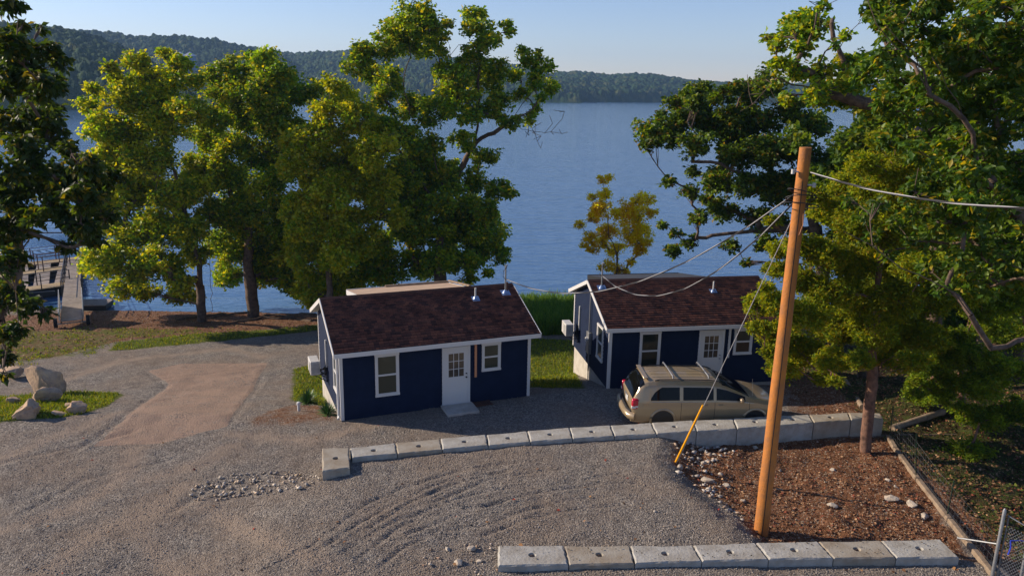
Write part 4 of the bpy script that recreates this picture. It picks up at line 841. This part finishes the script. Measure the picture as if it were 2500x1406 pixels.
def cable(name, label, A, B, sag, n=40, tw=.022, tpm=3.0, dark=True):
    A = Vector(A); B = Vector(B); o = thing(name, label, 'cable', tuple(A)); Ln = (B-A).length
    base = [(B-A)*(i/n)-Vector((0, 0, 4*sag*(i/n)*(1-i/n))) for i in range(n*5+1)] if False else None
    m = n*6; cen = [(B-A)*(i/m)-Vector((0, 0, 4*sag*(i/m)*(1-i/m))) for i in range(m+1)]; d = (B-A).normalized(); x = d.cross(Vector((0,0,1))).normalized(); y = x.cross(d)
    for nm, mt, r, ph, kk in (('neutral_wire', M['cable'], .011, 0, 1), ('insulated_wire', M['blackcable'], .011, 2.1, 1), ('insulated_wire', M['blackcable'], .011, 4.2, 1)):
        q = MB(); q.tube([c+(x*math.cos(i/m*Ln*tpm+ph)+y*math.sin(i/m*Ln*tpm+ph))*tw*.5 for i, c in enumerate(cen)], r, 5); q.build(nm, mt, o, True)
    return o
att = ptop-Vector((.05, .1, .95))
cable('service_cable', 'twisted cable running from the pole to the right edge of the photo', ptop+Vector((.12,-.16,-.55)), Vector(aty(2720, 510, 12.)), .25)
M1_ = Vector(c1.matrix_basis @ Vector(m1)); M2_ = Vector(c2.matrix_basis @ Vector(m2))
cable('service_cable', 'twisted cable sagging from the pole to the mast of the front cabin', att, M1_, 1.35)
cable('service_cable', 'twisted cable drooping deeply from the pole to the mast of the rear cabin', att-Vector((0,0,.15)), M2_, 1.5)
gb = ghit(1650, 1128); ga = ptop-Vector((.1,.05,1.5)); root = thing('guy_wire', 'taut guy wire from the pole with a yellow plastic guard at its foot', 'guy wire', tuple(gb))
v = ga-gb; q = MB(); q.tube([Vector((0,0,-.1)), v], .010, 6); q.build('wire', M['cable'], root, True); q = MB(); q.tube([v*.0, v.normalized()*2.45], [.042, .034], 10); q.build('guy_guard', M['yellow'], root, True)

# ---------------------------------------------------------------- boulders, stones
def rockmesh(sx, sy, sz, seed, rough=.1):
    R = random.Random(seed); bm = bmesh.new()
    for i in range(16):
        v = Vector((R.gauss(0,1), R.gauss(0,1), R.gauss(0,1))).normalized(); bm.verts.new((v.x*sx*R.uniform(.8,1.1), v.y*sy*R.uniform(.8,1.1), v.z*sz*R.uniform(.75,1.1)))
    r = bmesh.ops.convex_hull(bm, input=bm.verts); bmesh.ops.delete(bm, geom=[g for g in r['geom_interior'] if isinstance(g, bmesh.types.BMVert)], context='VERTS')
    bmesh.ops.bevel(bm, geom=list(bm.edges), offset=.10*min(sx, sy, sz), segments=1, affect='EDGES', clamp_overlap=True)
    bmesh.ops.triangulate(bm, faces=bm.faces); bmesh.ops.subdivide_edges(bm, edges=bm.edges, cuts=2, use_grid_fill=True)
    from mathutils import noise as mn
    for v in bm.verts:
        d = v.co.normalized(); v.co += d*(mn.fractal(v.co*2.2/max(sx, .2)+Vector((seed, 0, 0)), .8, 2.1, 4)*rough*min(sx, sy, sz)*1.6)
    return bm
def rock(name, label, cat, px, py, s, seed, m, group=None, lift=.35, rz=0, tilt=0):
    p = ghit(px, py); bm = rockmesh(*s, seed); me = bpy.data.meshes.new(name); bm.to_mesh(me); bm.free(); me.shade_smooth()
    try: me.set_sharp_from_angle(angle=RAD(28))
    except Exception: pass
    me.materials.append(m); o = bpy.data.objects.new(name, me); C.objects.link(o); o.location = p+Vector((0, s[1]*.6, s[2]*lift)); o.rotation_euler = (0, tilt, rz); return tag(o, label, cat, group)
for i, (px, py, s, lb) in enumerate([(98,962,(1.05,.6,.72),'largest pale limestone boulder, long and sloping, at the left edge of the gravel'),(106,982,(.58,.42,.36),'rounded tan boulder in front of the largest one'),
    (55,1026,(.58,.48,.42),'pointed grey topped boulder nearest the left edge'),(183,1010,(.33,.30,.33),'small upright orange boulder on the grass tip'),(140,1014,(.30,.16,.12),'low flat stone beside the small upright boulder'),
    (168,995,(.22,.14,.12),'flat grey stone half sunk behind the small upright boulder'),(20,925,(.55,.4,.38),'pale square boulder at the left edge behind the largest one'),(28,985,(.26,.22,.22),'half shaded boulder in the grass near the left edge'),(0,905,(.5,.4,.42),'pale boulder cut off by the left edge')]):
    rock('boulder', lb, 'boulder', px, py, s, 20+i, M['boulder'], lift=.45, rz=[0,.1,.2,.5,0,0,0,0,0][i], tilt=.5 if i == 0 else 0)
Rk = random.Random(5)
for i, (px, py, s, lb) in enumerate([(2035,1150,.09,'pale stone on bare soil right of the pole, at the height of the pole middle'),(2170,1175,.08,'upper stone of the white pair left of the fence timbers'),(2192,1192,.09,'lower stone of the white pair left of the fence timbers'),
  (2035,1240,.13,'roundest white stone in the middle of the brown soil patch'),(1845,1095,.10,'stone on the soil just left of the pole under the long block row'),(1760,1160,.08,'small stone on soil below the gravel heap tip'),(1757,1215,.09,'stone at the gravel edge left of the pole, lowest of its heap'),
  (1775,1190,.12,'reddish stone beside the gravel edge'),(1730,1180,.18,'flat tan slab at the gravel edge left of the pole'),(2230,1238,.17,'tan slab on the right of the soil nearest the timbers'),(2180,1228,.20,'longest flat tan slab on the right side of the soil'),(1980,1060,.07,'small stone in shade below the long block row right of the pole'),
  (1905,1150,.06,'small stone directly right of the pole on soil'),(1660,1145,.12,'tan rock beside the foot of the yellow guard'),(1720,1135,.11,'tan rock on the gravel heap right of the yellow guard'),(2262,1268,.15,'dull flat stone near the lower fence timber'),
  (1815,1225,.08,'small stone touching the pole side of the gravel edge'),(1712,1100,.09,'whitish stone on the gravel heap under the block row'),(1690,1098,.08,'leftmost whitish stone on the gravel heap under the block row'),(1745,1112,.07,'small white stone at the right end of the gravel heap'),
  (1600,1250,.05,'tiny dark red stone alone on the grey gravel'),(1150,1345,.11,'square tan rock just left of the near block row'),(1118,1378,.12,'tan rock lowest left of the near block row'),(1172,1374,.09,'stone touching the left end of the near block row'),(1092,1345,.08,'leftmost stone of the few beside the near block row')]):
    rock('stone', lb, 'stone', px, py, (s*1.2, s, s*.7), 100+i, M['rock'], 'loose stones on the ground', .3, Rk.uniform(0, 3))

# ---------------------------------------------------------------- scattered stuff
def stones(name, n, sampler, smin, smax, pal, seed, lift=.2):
    R = np.random.default_rng(seed); x, y = sampler(R, n); n = len(x); z = zg(x, y); s = smin+(smax-smin)*R.random(n)**2.5
    o = np.array([[1,0,0],[-1,0,0],[0,1,0],[0,-1,0],[0,0,1],[0,0,-1]], float); Fo = np.array([[0,2,4],[2,1,4],[1,3,4],[3,0,4],[2,0,5],[1,2,5],[3,1,5],[0,3,5]])
    V = o[None]*(.7+.6*R.random((n, 6, 1)))+R.normal(size=(n, 6, 3))*.22; V *= np.array([1.15, .9, .65])
    a = R.random(n)*6.28; c, s_ = np.cos(a)[:, None], np.sin(a)[:, None]; V = np.stack([V[..., 0]*c-V[..., 1]*s_, V[..., 0]*s_+V[..., 1]*c, V[..., 2]], -1)
    V = V*s[:, None, None]*.5+np.stack([x, y, z+s*lift], -1)[:, None]; Fc = (Fo[None]+(np.arange(n)*6)[:, None, None]).reshape(-1, 3)
    pal = np.array(pal); col = pal[R.integers(len(pal), size=n)]*(.75+.5*R.random((n, 1)))
    ob = np_mesh(name, V.reshape(-1, 3), Fc, M['stone_tint'], tint=np.repeat(col, 6, 0)); ob['kind'] = 'stuff'; return ob
def fan(y0, y1, tmax=.70, keep=None):
    def f(R, n):
        u = R.random(n*3); y = 1/((1-u)/y0+u/y1); x = (R.random(n*3)*2-1)*tmax*y
        if keep is not None: k = keep(x, y); x, y = x[k], y[k]
        return x[:n], y[:n]
    return f
def isgravel(x, y):
    g, s, t, f = zones(x, y); r = rng.random(x.shape)
    ok = (g < .4) & (s < .45+.1*r) & (f < .5) & (zg(x, y, False) > WATER+.1)
    return ok & ((t < .5) | (r < .14)) & ((x > -5.5) | (rng.random(x.shape) < .45))
GP = [(.33,.29,.25),(.26,.235,.205),(.39,.35,.305),(.18,.165,.15),(.33,.26,.20)]
stones('gravel', 80000, fan(15, 40, .7, isgravel), .016, .042, GP, 1)
def inpoly(pts): 
    P = px_poly(pts); return lambda x, y: sdf(x, y, P)+.5*fbm(x*1.5, y*1.5, 3) < 0
stones('rubble', 5000, fan(16, 25, .7, inpoly([(455,1195),(540,1165),(680,1148),(790,1160),(785,1190),(700,1200),(560,1222),(480,1220)])), .05, .16, [(.50,.44,.36),(.36,.32,.28),(.42,.33,.24)], 2, .3)
stones('rubble', 3500, fan(16, 26, .7, inpoly([(1640,1080),(1760,1080),(1790,1110),(1740,1150),(1770,1210),(1830,1270),(1840,1310),(1790,1260),(1700,1190),(1650,1160)])), .05, .19, [(.50,.46,.40),(.38,.35,.32),(.40,.30,.22)], 3, .3)
stones('rubble', 700, fan(15, 20, .7, inpoly([(1060,1330),(1210,1320),(1215,1400),(1100,1400),(1020,1400)])), .03, .12, [(.48,.40,.32),(.36,.30,.26),(.30,.20,.14)], 4, .3)
issoil = lambda x, y: zones(x, y)[1] > .7
stones('rubble', 9000, fan(15, 32, .72, lambda x, y: issoil(x, y) & (zones(x, y)[3] < .6) & (x > 3)), .02, .07, [(.20,.11,.07),(.12,.06,.04),(.36,.28,.20),(.15,.09,.06)], 6, .25)
def litter(name, n, samp, size, pal, seed, up=.02):
    R = np.random.default_rng(seed); x, y = samp(R, n); n = len(x); z = zg(x, y)+up*R.random(n); d = R.normal(size=(n, 3)); d[:, 2] *= .25; d /= np.linalg.norm(d, axis=1)[:, None]; nn = R.normal(size=(n, 3))*.45; nn[:, 2] += 1
    s = np.cross(d, nn); s /= np.linalg.norm(s, axis=1)[:, None]; l = (size*(.5+R.random(n)))[:, None]; p = np.stack([x, y, z], -1); upv = np.cross(s, d)
    V = np.stack([p, p+d*l*.5+s*l*.33+upv*l*.15, p+d*l, p+d*l*.5-s*l*.33+upv*l*.15], 1).reshape(-1, 3); Fc = np.arange(4*n).reshape(-1, 4); pal = np.array(pal); col = pal[R.integers(len(pal), size=n)]*(.7+.6*R.random((n, 1)))
    o = np_mesh(name, V, Fc, M['stone_tint'], tint=np.repeat(col, 4, 0)); o['kind'] = 'stuff'; return o
litter('leaf_litter', 16000, fan(15, 30, .72, lambda x, y: issoil(x, y) & (x > 4)), .07, [(.22,.10,.05),(.30,.17,.09),(.12,.06,.035),(.36,.22,.12),(.24,.07,.04)], 8, .03)
litter('leaf_litter', 9000, fan(28, 50, .72, lambda x, y: issoil(x, y)), .10, [(.22,.11,.06),(.28,.17,.10),(.12,.07,.04),(.10,.11,.03)], 9, .03)
litter('leaf_litter', 16000, fan(14, 40, .75, lambda x, y: x > 12.4), .10, [(.14,.08,.03),(.10,.05,.025),(.22,.13,.06),(.06,.08,.015),(.09,.11,.02)], 10, .04)
litter('leaf_litter', 130, fan(15, 26, .7, isgravel), .09, [(.30,.05,.03),(.30,.16,.07),(.16,.08,.04)], 11, .04)
def grass(name, n, samp, h, pal, seed, w=.012):
    R = np.random.default_rng(seed); x, y = samp(R, n); n = len(x); z = zg(x, y)-.01; hh = h*(.4+R.random(n)); a = R.random(n)*6.28; l = R.normal(size=(n, 2))*.35*hh[:, None]
    p = np.stack([x, y, z], -1); s = np.stack([np.cos(a), np.sin(a), 0*a], -1)*(w*(.7+.6*R.random(n))*(1+(y/25.-.7)*.8))[:, None]; t = p+np.stack([l[:, 0], l[:, 1], hh], -1); m = p+np.stack([l[:, 0]*.35, l[:, 1]*.35, hh*.6], -1)
    V = np.stack([p-s, p+s, m+s*.7, m-s*.7, t], 1).reshape(-1, 3); b = (np.arange(n)*5)[:, None]; T = np.concatenate([b+np.array([0,1,2]), b+np.array([0,2,3]), b+np.array([3,2,4])]).reshape(-1, 3)
    pal = np.array(pal); col = pal[R.integers(len(pal), size=n)]*(.75+.5*R.random((n, 1))); o = np_mesh(name, V, T, M['grassblade'], tint=np.repeat(col, 5, 0)); o['kind'] = 'stuff'; return o
GC = [(.20,.25,.015),(.14,.21,.014),(.25,.24,.02),(.08,.14,.012)]
grass('grass', 60000, fan(22, 45, .75, lambda x, y: (zones(x, y)[0]+.8*fbm(x*1.5, y*1.5, 4)) > .62), .11, GC, 12)
grass('grass', 22000, fan(30, 48, .8, lambda x, y: (x < -8) & (sdf(x, y, GHALF[0]) < .5) & (fbm(x*.8, y*.8, 4) > .02)), .09, GC, 13)
grass('tall_grass', 30000, fan(36, 50, .2, lambda x, y: (x > -1.5) & (x < 5.5) & (y > 40.8+.5*fbm(x, y)) & (zg(x, y, False) > WATER-.15)), .85, [(.07,.16,.018),(.10,.21,.02),(.15,.24,.02),(.05,.12,.015)], 14, .02)
grass('ground_cover', 26000, fan(14, 40, .8, lambda x, y: (x > 12.3) & (fbm(x*.7+9, y*.7, 4) > .05)), .09, [(.05,.08,.012),(.08,.09,.014),(.035,.06,.012)], 15)
def onblocks(R, n):
    k = R.integers(0, 7, n); u = R.random(n); v = R.random(n); X = []; 
    for i in range(n):
        a_ = np.array(at(*nb[k[i]], .62)); b_ = np.array(at(*nb[k[i]+1], .62)); c_ = np.array(at(*nf[k[i]], .62)); X.append(a_+(b_-a_)*u[i]+(c_-a_)*v[i])
    return np.array(X)
R_ = np.random.default_rng(91); P_ = onblocks(R_, 150); n_ = len(P_); d_ = R_.normal(size=(n_, 3)); d_[:, 2] *= .1; d_ /= np.linalg.norm(d_, axis=1)[:, None]; s_2 = np.cross(d_, [0, 0, 1.]); l_ = R_.uniform(.02, .07, n_)[:, None]; P_[:, 2] = .64
V_ = np.stack([P_, P_+d_*l_*.5+s_2*l_*.25, P_+d_*l_, P_+d_*l_*.5-s_2*l_*.25+np.array([0, 0, .012])], 1).reshape(-1, 3)
o = np_mesh('leaf_litter', V_, np.arange(4*n_).reshape(-1, 4), M['stone_tint'], tint=np.repeat(np.array([(.06,.045,.03),(.10,.07,.04),(.03,.03,.025)])[R_.integers(3, size=n_)], 4, 0)); o['kind'] = 'stuff'
# yucca clumps and cleanout pipe
def yucca(px, py, label, n, L, seed):
    p = ghit(px, py); root = thing('yucca_plant', label, 'plant', tuple(p), 0, None); R = random.Random(seed); q = MB()
    for i in range(n):
        a = R.uniform(0, 6.28); e = R.uniform(.15, 1.35); l = L*R.uniform(.7, 1.1); d = Vector((math.cos(a)*math.cos(e), math.sin(a)*math.cos(e), math.sin(e))); s = d.cross(Vector((0,0,1))).normalized(); b = d*.03; m = d*l*.55+Vector((0,0,.02)); t = d*l-Vector((0,0,.14*l*math.cos(e)))
        q.add([b-s*.014, b+s*.014, m+s*.020, m-s*.020, t], [(0,1,2,3), (3,2,4)])
    o = q.build('leaves', mat('yucca'+str(seed), (.05,.14,.03), .5, var=(.10,.17,.03), vscale=3), root)
yucca(752, 985, 'large spiky green yucca clump at the left wall of the front cabin', 190, .62, 1); yucca(800, 1012, 'smaller spiky yucca clump at the front corner of the front cabin', 130, .52, 2)
p = ghit(730, 1003); root = thing('cleanout_pipe', 'short white plastic pipe with a cap standing in the dirt by the yucca', 'pipe', tuple(p)); q = MB(); q.tube([(0,0,-.1), (0,0,.26)], .055, 14); q.build('pipe', M['white'], root, True); q = MB(); q.tube([(0,0,.24), (0,0,.33), (0,0,.345)], [.07,.07,.05], 14); q.build('cap', M['white'], root, True)

# ---------------------------------------------------------------- fence on the right
tb = [(2167,1068),(2185,1100),(2240,1175),(2318,1275),(2425,1410)]
tp = [ghit(*p) for p in tb]; lens = ['short top timber at the upper end of the fence line','weathered timber below the second green fence post','weathered timber beside the third green fence post','weathered timber nearest the chain link gate']
for i in range(4):
    a, b = tp[i], tp[i+1]; d = (b-a).normalized(); a = a+d*.03; b = b-d*.03; mid = (a+b)/2; o = MB()
    a2 = a-mid; b2 = b-mid; o.beam(a2+Vector((0,0,.07)), b2+Vector((0,0,.07)), .15, .13); ob = o.build('landscape_timber', M['oldwood'], None, bevel=.02); ob.location = mid; tag(ob, lens[i], 'timber', 'timbers laid along the fence')
posts = []
for i, (px, py, ty, lb) in enumerate([(2172,1072,992,'dark green steel fence post beside the end of the long block wall'),(2238,1168,1056,'dark green steel fence post, second from the block wall'),(2310,1264,1172,'dark green steel fence post nearest the gate, leaning right')]):
    p = ghit(px, py); t = Vector(aty(px+[8,-1,19][i], ty, p.y+.02)); root = thing('fence_post', lb, 'fence post', tuple(p), 0, None); v = t-p; q = MB(); q.beam(Vector((0,0,-.2)), v, .035, .008); q.beam(Vector((0,-.012,-.2)), v+Vector((0,-.012,0)), .008, .03)
    for k in range(6): q.box(v*(.2+k*.14)+Vector((0,-.03,0)), (.02,.012,.012))
    q.build('stake', M['greensteel'], root); posts.append((p, t))
root = thing('wire_fence', 'thin sagging wire mesh strung between the green steel posts', 'wire fence', tuple(posts[0][0])); q = MB(); o0 = posts[0][0]
gp = ghit(2424, 1408)
ends = posts+[(gp, gp+Vector((0,0,1.2)))]
for (p, t), (p2, t2) in zip(ends[:-1], ends[1:]):
    for k in range(6):
        f_ = .06+k*.15; a = p.lerp(t, f_)-o0; b = p2.lerp(t2, f_)-o0; q.tube([a, (a+b)/2-Vector((0,0,.03)), b], .0035, 4, False)
    n = 14
    for k in range(1, n):
        a = p.lerp(p2, k/n)-o0; b = (p.lerp(t, .81)).lerp(p2.lerp(t2, .81), k/n)-o0; q.tube([a, b], .003, 4, False)
q.build('wire_mesh', M['wire'], root)
# chain link gate
g0 = ghit(2421, 1412); gt = Vector(aty(2422, 1240, g0.y)); hgt = gt.z-g0.z
root = thing('gate_post', 'galvanised gate post with a side brace at the lower right', 'post', tuple(g0)); q = MB(); q.tube([(0,0,-.3), (0,0,hgt-.06), (0,0,hgt)], [.038,.038,.015], 12); q.build('post', M['steel'], root, True)
br = Vector(aty(2338, 1312, g0.y+.9)); q = MB(); q.tube([Vector((0,0,hgt*.5)), br-g0], .02, 8); q.build('brace', M['steel'], root, True)
ga0 = g0+Vector((.10,-.02,.05)); root = thing('chain_link_gate', 'narrow chain link gate panel standing open toward the camera', 'gate', tuple(ga0)); dirv = Vector((.33,-.62,0)).normalized(); gw = .95; gh = hgt-.22
P4 = [Vector((0,0,.0)), Vector((0,0,gh)), dirv*gw+Vector((0,0,gh-.12)), dirv*gw]
q = MB(); q.tube(P4+[P4[0]], .02, 8); q.build('gate_frame', M['steel'], root, True)
q = MB(); st = .07
for k in range(-20, 34):
    for s in (1, -1):
        pts = []
        for i in range(0, 22):
            a = k*st+s*i*st*.7 if s == 1 else k*st-i*st*.7; z = i*st*.9
            if 0 <= a <= gw and 0 <= z <= gh-.12*a/gw: pts.append(dirv*a+Vector((0,0,z)))
        if len(pts) > 1: q.tube([pts[0], pts[-1]], .003, 4, False)
q.build('chain_link', M['steel'], root)
g1 = g0+Vector((.62,-.05,0)); root = thing('gate_post', 'second galvanised gate post cut off at the right edge', 'post', (g1.x, g1.y, zg1(g1.x, g1.y))); q = MB(); q.tube([(0,0,-.3), (0,0,hgt-.35), (0,0,hgt-.3)], [.036,.036,.015], 12); q.build('post', M['steel'], root, True)
q = MB(); pa = g0+Vector((.12,-.2,hgt*.62)); q.tube([(0,0,0), (.2,0,.01), (.36,.0,-.01), (.5,.05,0)], .012, 6); q.tube([(0,0,0), (.03,0,-.18), (.0,0,-.35)], .014, 6); o = q.build('rope', M['blue'], None, True); o.location = pa; tag(o, 'blue rope tied between the two gate posts', 'rope')
# fallen timbers beyond the fence
for a, b, w, lb in [((2178,1050),(2302,1010),.22,'old dark timber lying beyond the fence near the wall end'), ((2185,1062),(2335,1062),.05,'thin pale rail lying level beyond the fence'), ((2060,930),(2105,1000),.22,'blue grey log lying behind the end of the long block wall')]:
    pa = ghit(*a); pb_ = ghit(*b); o = MB(); mid = (pa+pb_)/2; n = 8; o.tube([pa-mid+(pb_-pa)*(i/n)+Vector((0, 0, w*.4+random.uniform(-.01,.01))) for i in range(n+1)], [w*.5*random.uniform(.9, 1.08) for i in range(n+1)], 9); ob = o.build('log', M['oldwood'], None, True); ob.location = mid; tag(ob, lb, 'log')
# exposed roots by the shore
root = thing('tree_root', 'gnarled exposed roots on the bank below the shore trees', 'roots', tuple(ghit(640, 762))); o0 = root.location.copy(); q = MB()
for pts in [[(430,783),(480,775),(540,768),(615,757)], [(520,775),(600,765),(690,762),(770,768)], [(600,757),(680,750),(760,752)], [(560,790),(640,778),(720,780)], [(640,770),(700,775),(760,785)]]:
    pp_ = [ghit(*p)-o0 for p in pts]; full = []
    for a, b in zip(pp_[:-1], pp_[1:]): full += [a.lerp(b, k/4)+Vector((0, random.uniform(-.12,.12), random.uniform(0,.09))) for k in range(4)]
    full.append(pp_[-1]); q.tube(full, [.05+.05*k/len(full) for k in range(len(full))], 7)
q.build('root_tangle', M['bark'], root, True)

# ---------------------------------------------------------------- dock and gangway
A = ghit(177, 800); A.z = zg1(A.x, A.y); B = Vector(at(186, 640, -2.35)); dg = (B-A); dxy = Vector((dg.x, dg.y, 0)).normalized(); sx = Vector((dxy.y, -dxy.x, 0)); wd = 1.02
root = thing('gangway', 'long wooden plank gangway with white side panels and wheels at its shore end', 'gangway', tuple(A))
A0 = Vector((0,0,.42)); B0 = dg+Vector((0,0,.25)); hi = A0+dg*.18+Vector((0,0,.25))
q = MB(); n = 110
def gp_(t): return (A0.lerp(hi, t/.16) if t < .16 else hi.lerp(B0, (t-.16)/.84))
for i in range(n):
    a = gp_(i/n); b = gp_((i+.82)/n); q.beam(a, b, wd, .045)
q.build('deck', M['deckwood'], root)
q = MB()
for s in (-1, 1):
    for i in range(12): q.beam(gp_(i/12)+sx*s*wd*.5-Vector((0,0,.1)), gp_((i+1)/12)+sx*s*wd*.5-Vector((0,0,.1)), .05, .16)
    for i in range(3, 13): q.beam(gp_(i/12)+sx*s*wd*.53, gp_(i/12)+sx*s*wd*.53+Vector((0,0,1.0)), .04)
    q.beam(gp_(3/12)+sx*s*wd*.53+Vector((0,0,1)), gp_(1)+sx*s*wd*.53+Vector((0,0,1)), .035); q.beam(gp_(3/12)+sx*s*wd*.53+Vector((0,0,.5)), gp_(1)+sx*s*wd*.53+Vector((0,0,.5)), .025)
q.build('railing', M['dark'], root)
for s in (-1, 1):
    q = MB(); a = gp_(0)+sx*s*wd*.56; b = gp_(.13)+sx*s*wd*.56; th = sx*s*.03
    vs = [a, b, b+Vector((0,0,1.0)), a+Vector((0,0,.55))]; q.add(vs+[v_+th for v_ in vs], [(0,1,2,3),(4,7,6,5),(0,4,5,1),(1,5,6,2),(2,6,7,3),(3,7,4,0)]); q.build('side_panel', M['whitemetal'], root)
    q = MB(); c_ = gp_(.01)+sx*s*(wd*.56+.22); q.tube([c_-sx*.09-Vector((0,0,.12)), c_+sx*.09-Vector((0,0,.12))], .28, 18); wl = q.build('wheel', M['rubber'], root, True); q = MB(); q.tube([c_-sx*.1-Vector((0,0,.12)), c_+sx*.1-Vector((0,0,.12))], .12, 12); q.build('rim', M['steel'], wl, True)
q = MB(); q.beam(gp_(.0)-sx*(wd*.56+.2)-Vector((0,0,.12)), gp_(.0)+sx*(wd*.56+.2)-Vector((0,0,.12)), .06); q.build('axle', M['steel'], root)
root = thing('boat_dock', 'floating dock of three plank walkways with dark railings at the far end of the gangway', 'dock', (-34, 55, WATER))
o0 = Vector((-34, 55, WATER))
for j, (pL, pR, zd) in enumerate([((20,712),(166,692),-2.25), ((20,672),(166,652),-2.25), ((20,650),(200,630),-2.25)]):
    a = Vector(at(*pL, zd))-o0; b = Vector(at(*pR, zd))-o0; d = (b-a).normalized(); a = a-d*5; q = MB(); n = int((b-a).length/.16)
    for i in range(n): q.beam(a.lerp(b, i/n), a.lerp(b, (i+.86)/n), 1.15, .05)
    w_ = q.build('walkway', M['yellowdeck'], root)
    q = MB(); q.beam(a-Vector((0,0,.33)), b-Vector((0,0,.33)), 1.0, .55); q.build('float', M['dark'], root)
    q = MB(); s = Vector((d.y, -d.x, 0)); L_ = (b-a).length; m = int(L_/1.6)
    for sg in (-1, 1):
        for k in range(m+1): p_ = a+d*(L_*k/m)+s*sg*.56; q.beam(p_, p_+Vector((0,0,1.05)), .05)
        for hh in (.55, 1.05): q.beam(a+s*sg*.56+Vector((0,0,hh)), b+s*sg*.56+Vector((0,0,hh)), .035)
    q.build('railing', M['rust'] if j else M['dark'], root)
q = MB()
for t in (.2, .55, .9):
    a = Vector(at(20+t*146, 712-20*t, -2.3))-o0; b = Vector(at(20+t*160, 650-20*t, -2.3))-o0; q.beam(a, b, .9, .12)
q.build('cross_walk', M['deckwood'], root)
q = MB(); a = Vector(at(-60,722,-2.4))-o0; b = Vector(at(160,705,-2.4))-o0
for k, s_ in enumerate([(-1.2), (-2.6)]): q.beam(a+Vector((0,s_,.05)), b+Vector((0,s_,.05)), .12, .25)
q.build('dock_beam', M['dark'], root)
p = at(228, 745, -2.7); root = thing('float_platform', 'small grey floating platform on the water right of the gangway', 'float', tuple(p), .1); q = MB()
for i in range(10): q.box((-.9+i*.2, 0, .18), (.18, 1.5, .05))
q.build('planks', M['deckwood'], root); q = MB(); q.box((0, 0, 0), (2.0, 1.3, .3)); q.build('float', M['dark'], root, bevel=.03)
# far house on the hill
p = aty(452, 137, 830.); root = thing('hill_house', 'tiny blue house with pale roofs high on the far wooded hill', 'house', (p[0], p[1], p[2]-6)); q = MB(); q.bb((-9,-5,-8), (9,5,6)); q.build('wall', mat('housewall', (.06,.13,.20), .8), root)
q = MB()
for s in (-1, 1): q.add([(s*10-8*(s > 0)*1.25, -6, 6), (s*10+8*(s < 0)*1.25, -6, 6), (s*10+8*(s < 0)*1.25, 6, 6), (s*10-8*(s > 0)*1.25, 6, 6), (s*5, 0, 10)], [(0,1,4),(1,2,4),(2,3,4),(3,0,4),(0,3,2,1)])
q.build('roof', mat('houseroof', (.4,.42,.46), .8), root)

# ---------------------------------------------------------------- haze
hz = MB(); hz.bb((-3500,-60,-14), (3500,2600,120)); hv = bpy.data.materials.new('haze'); hv.use_nodes = True; n = hv.node_tree.nodes; n.remove(n['Principled BSDF']); pv = n.new('ShaderNodeVolumePrincipled')
pv.inputs['Color'].default_value = (.38,.62,1,1); pv.inputs['Density'].default_value = .00017; pv.inputs['Anisotropy'].default_value = .2; hv.node_tree.links.new(pv.outputs[0], n['Material Output'].inputs['Volume'])
o = hz.build('haze', hv); o['kind'] = 'stuff'
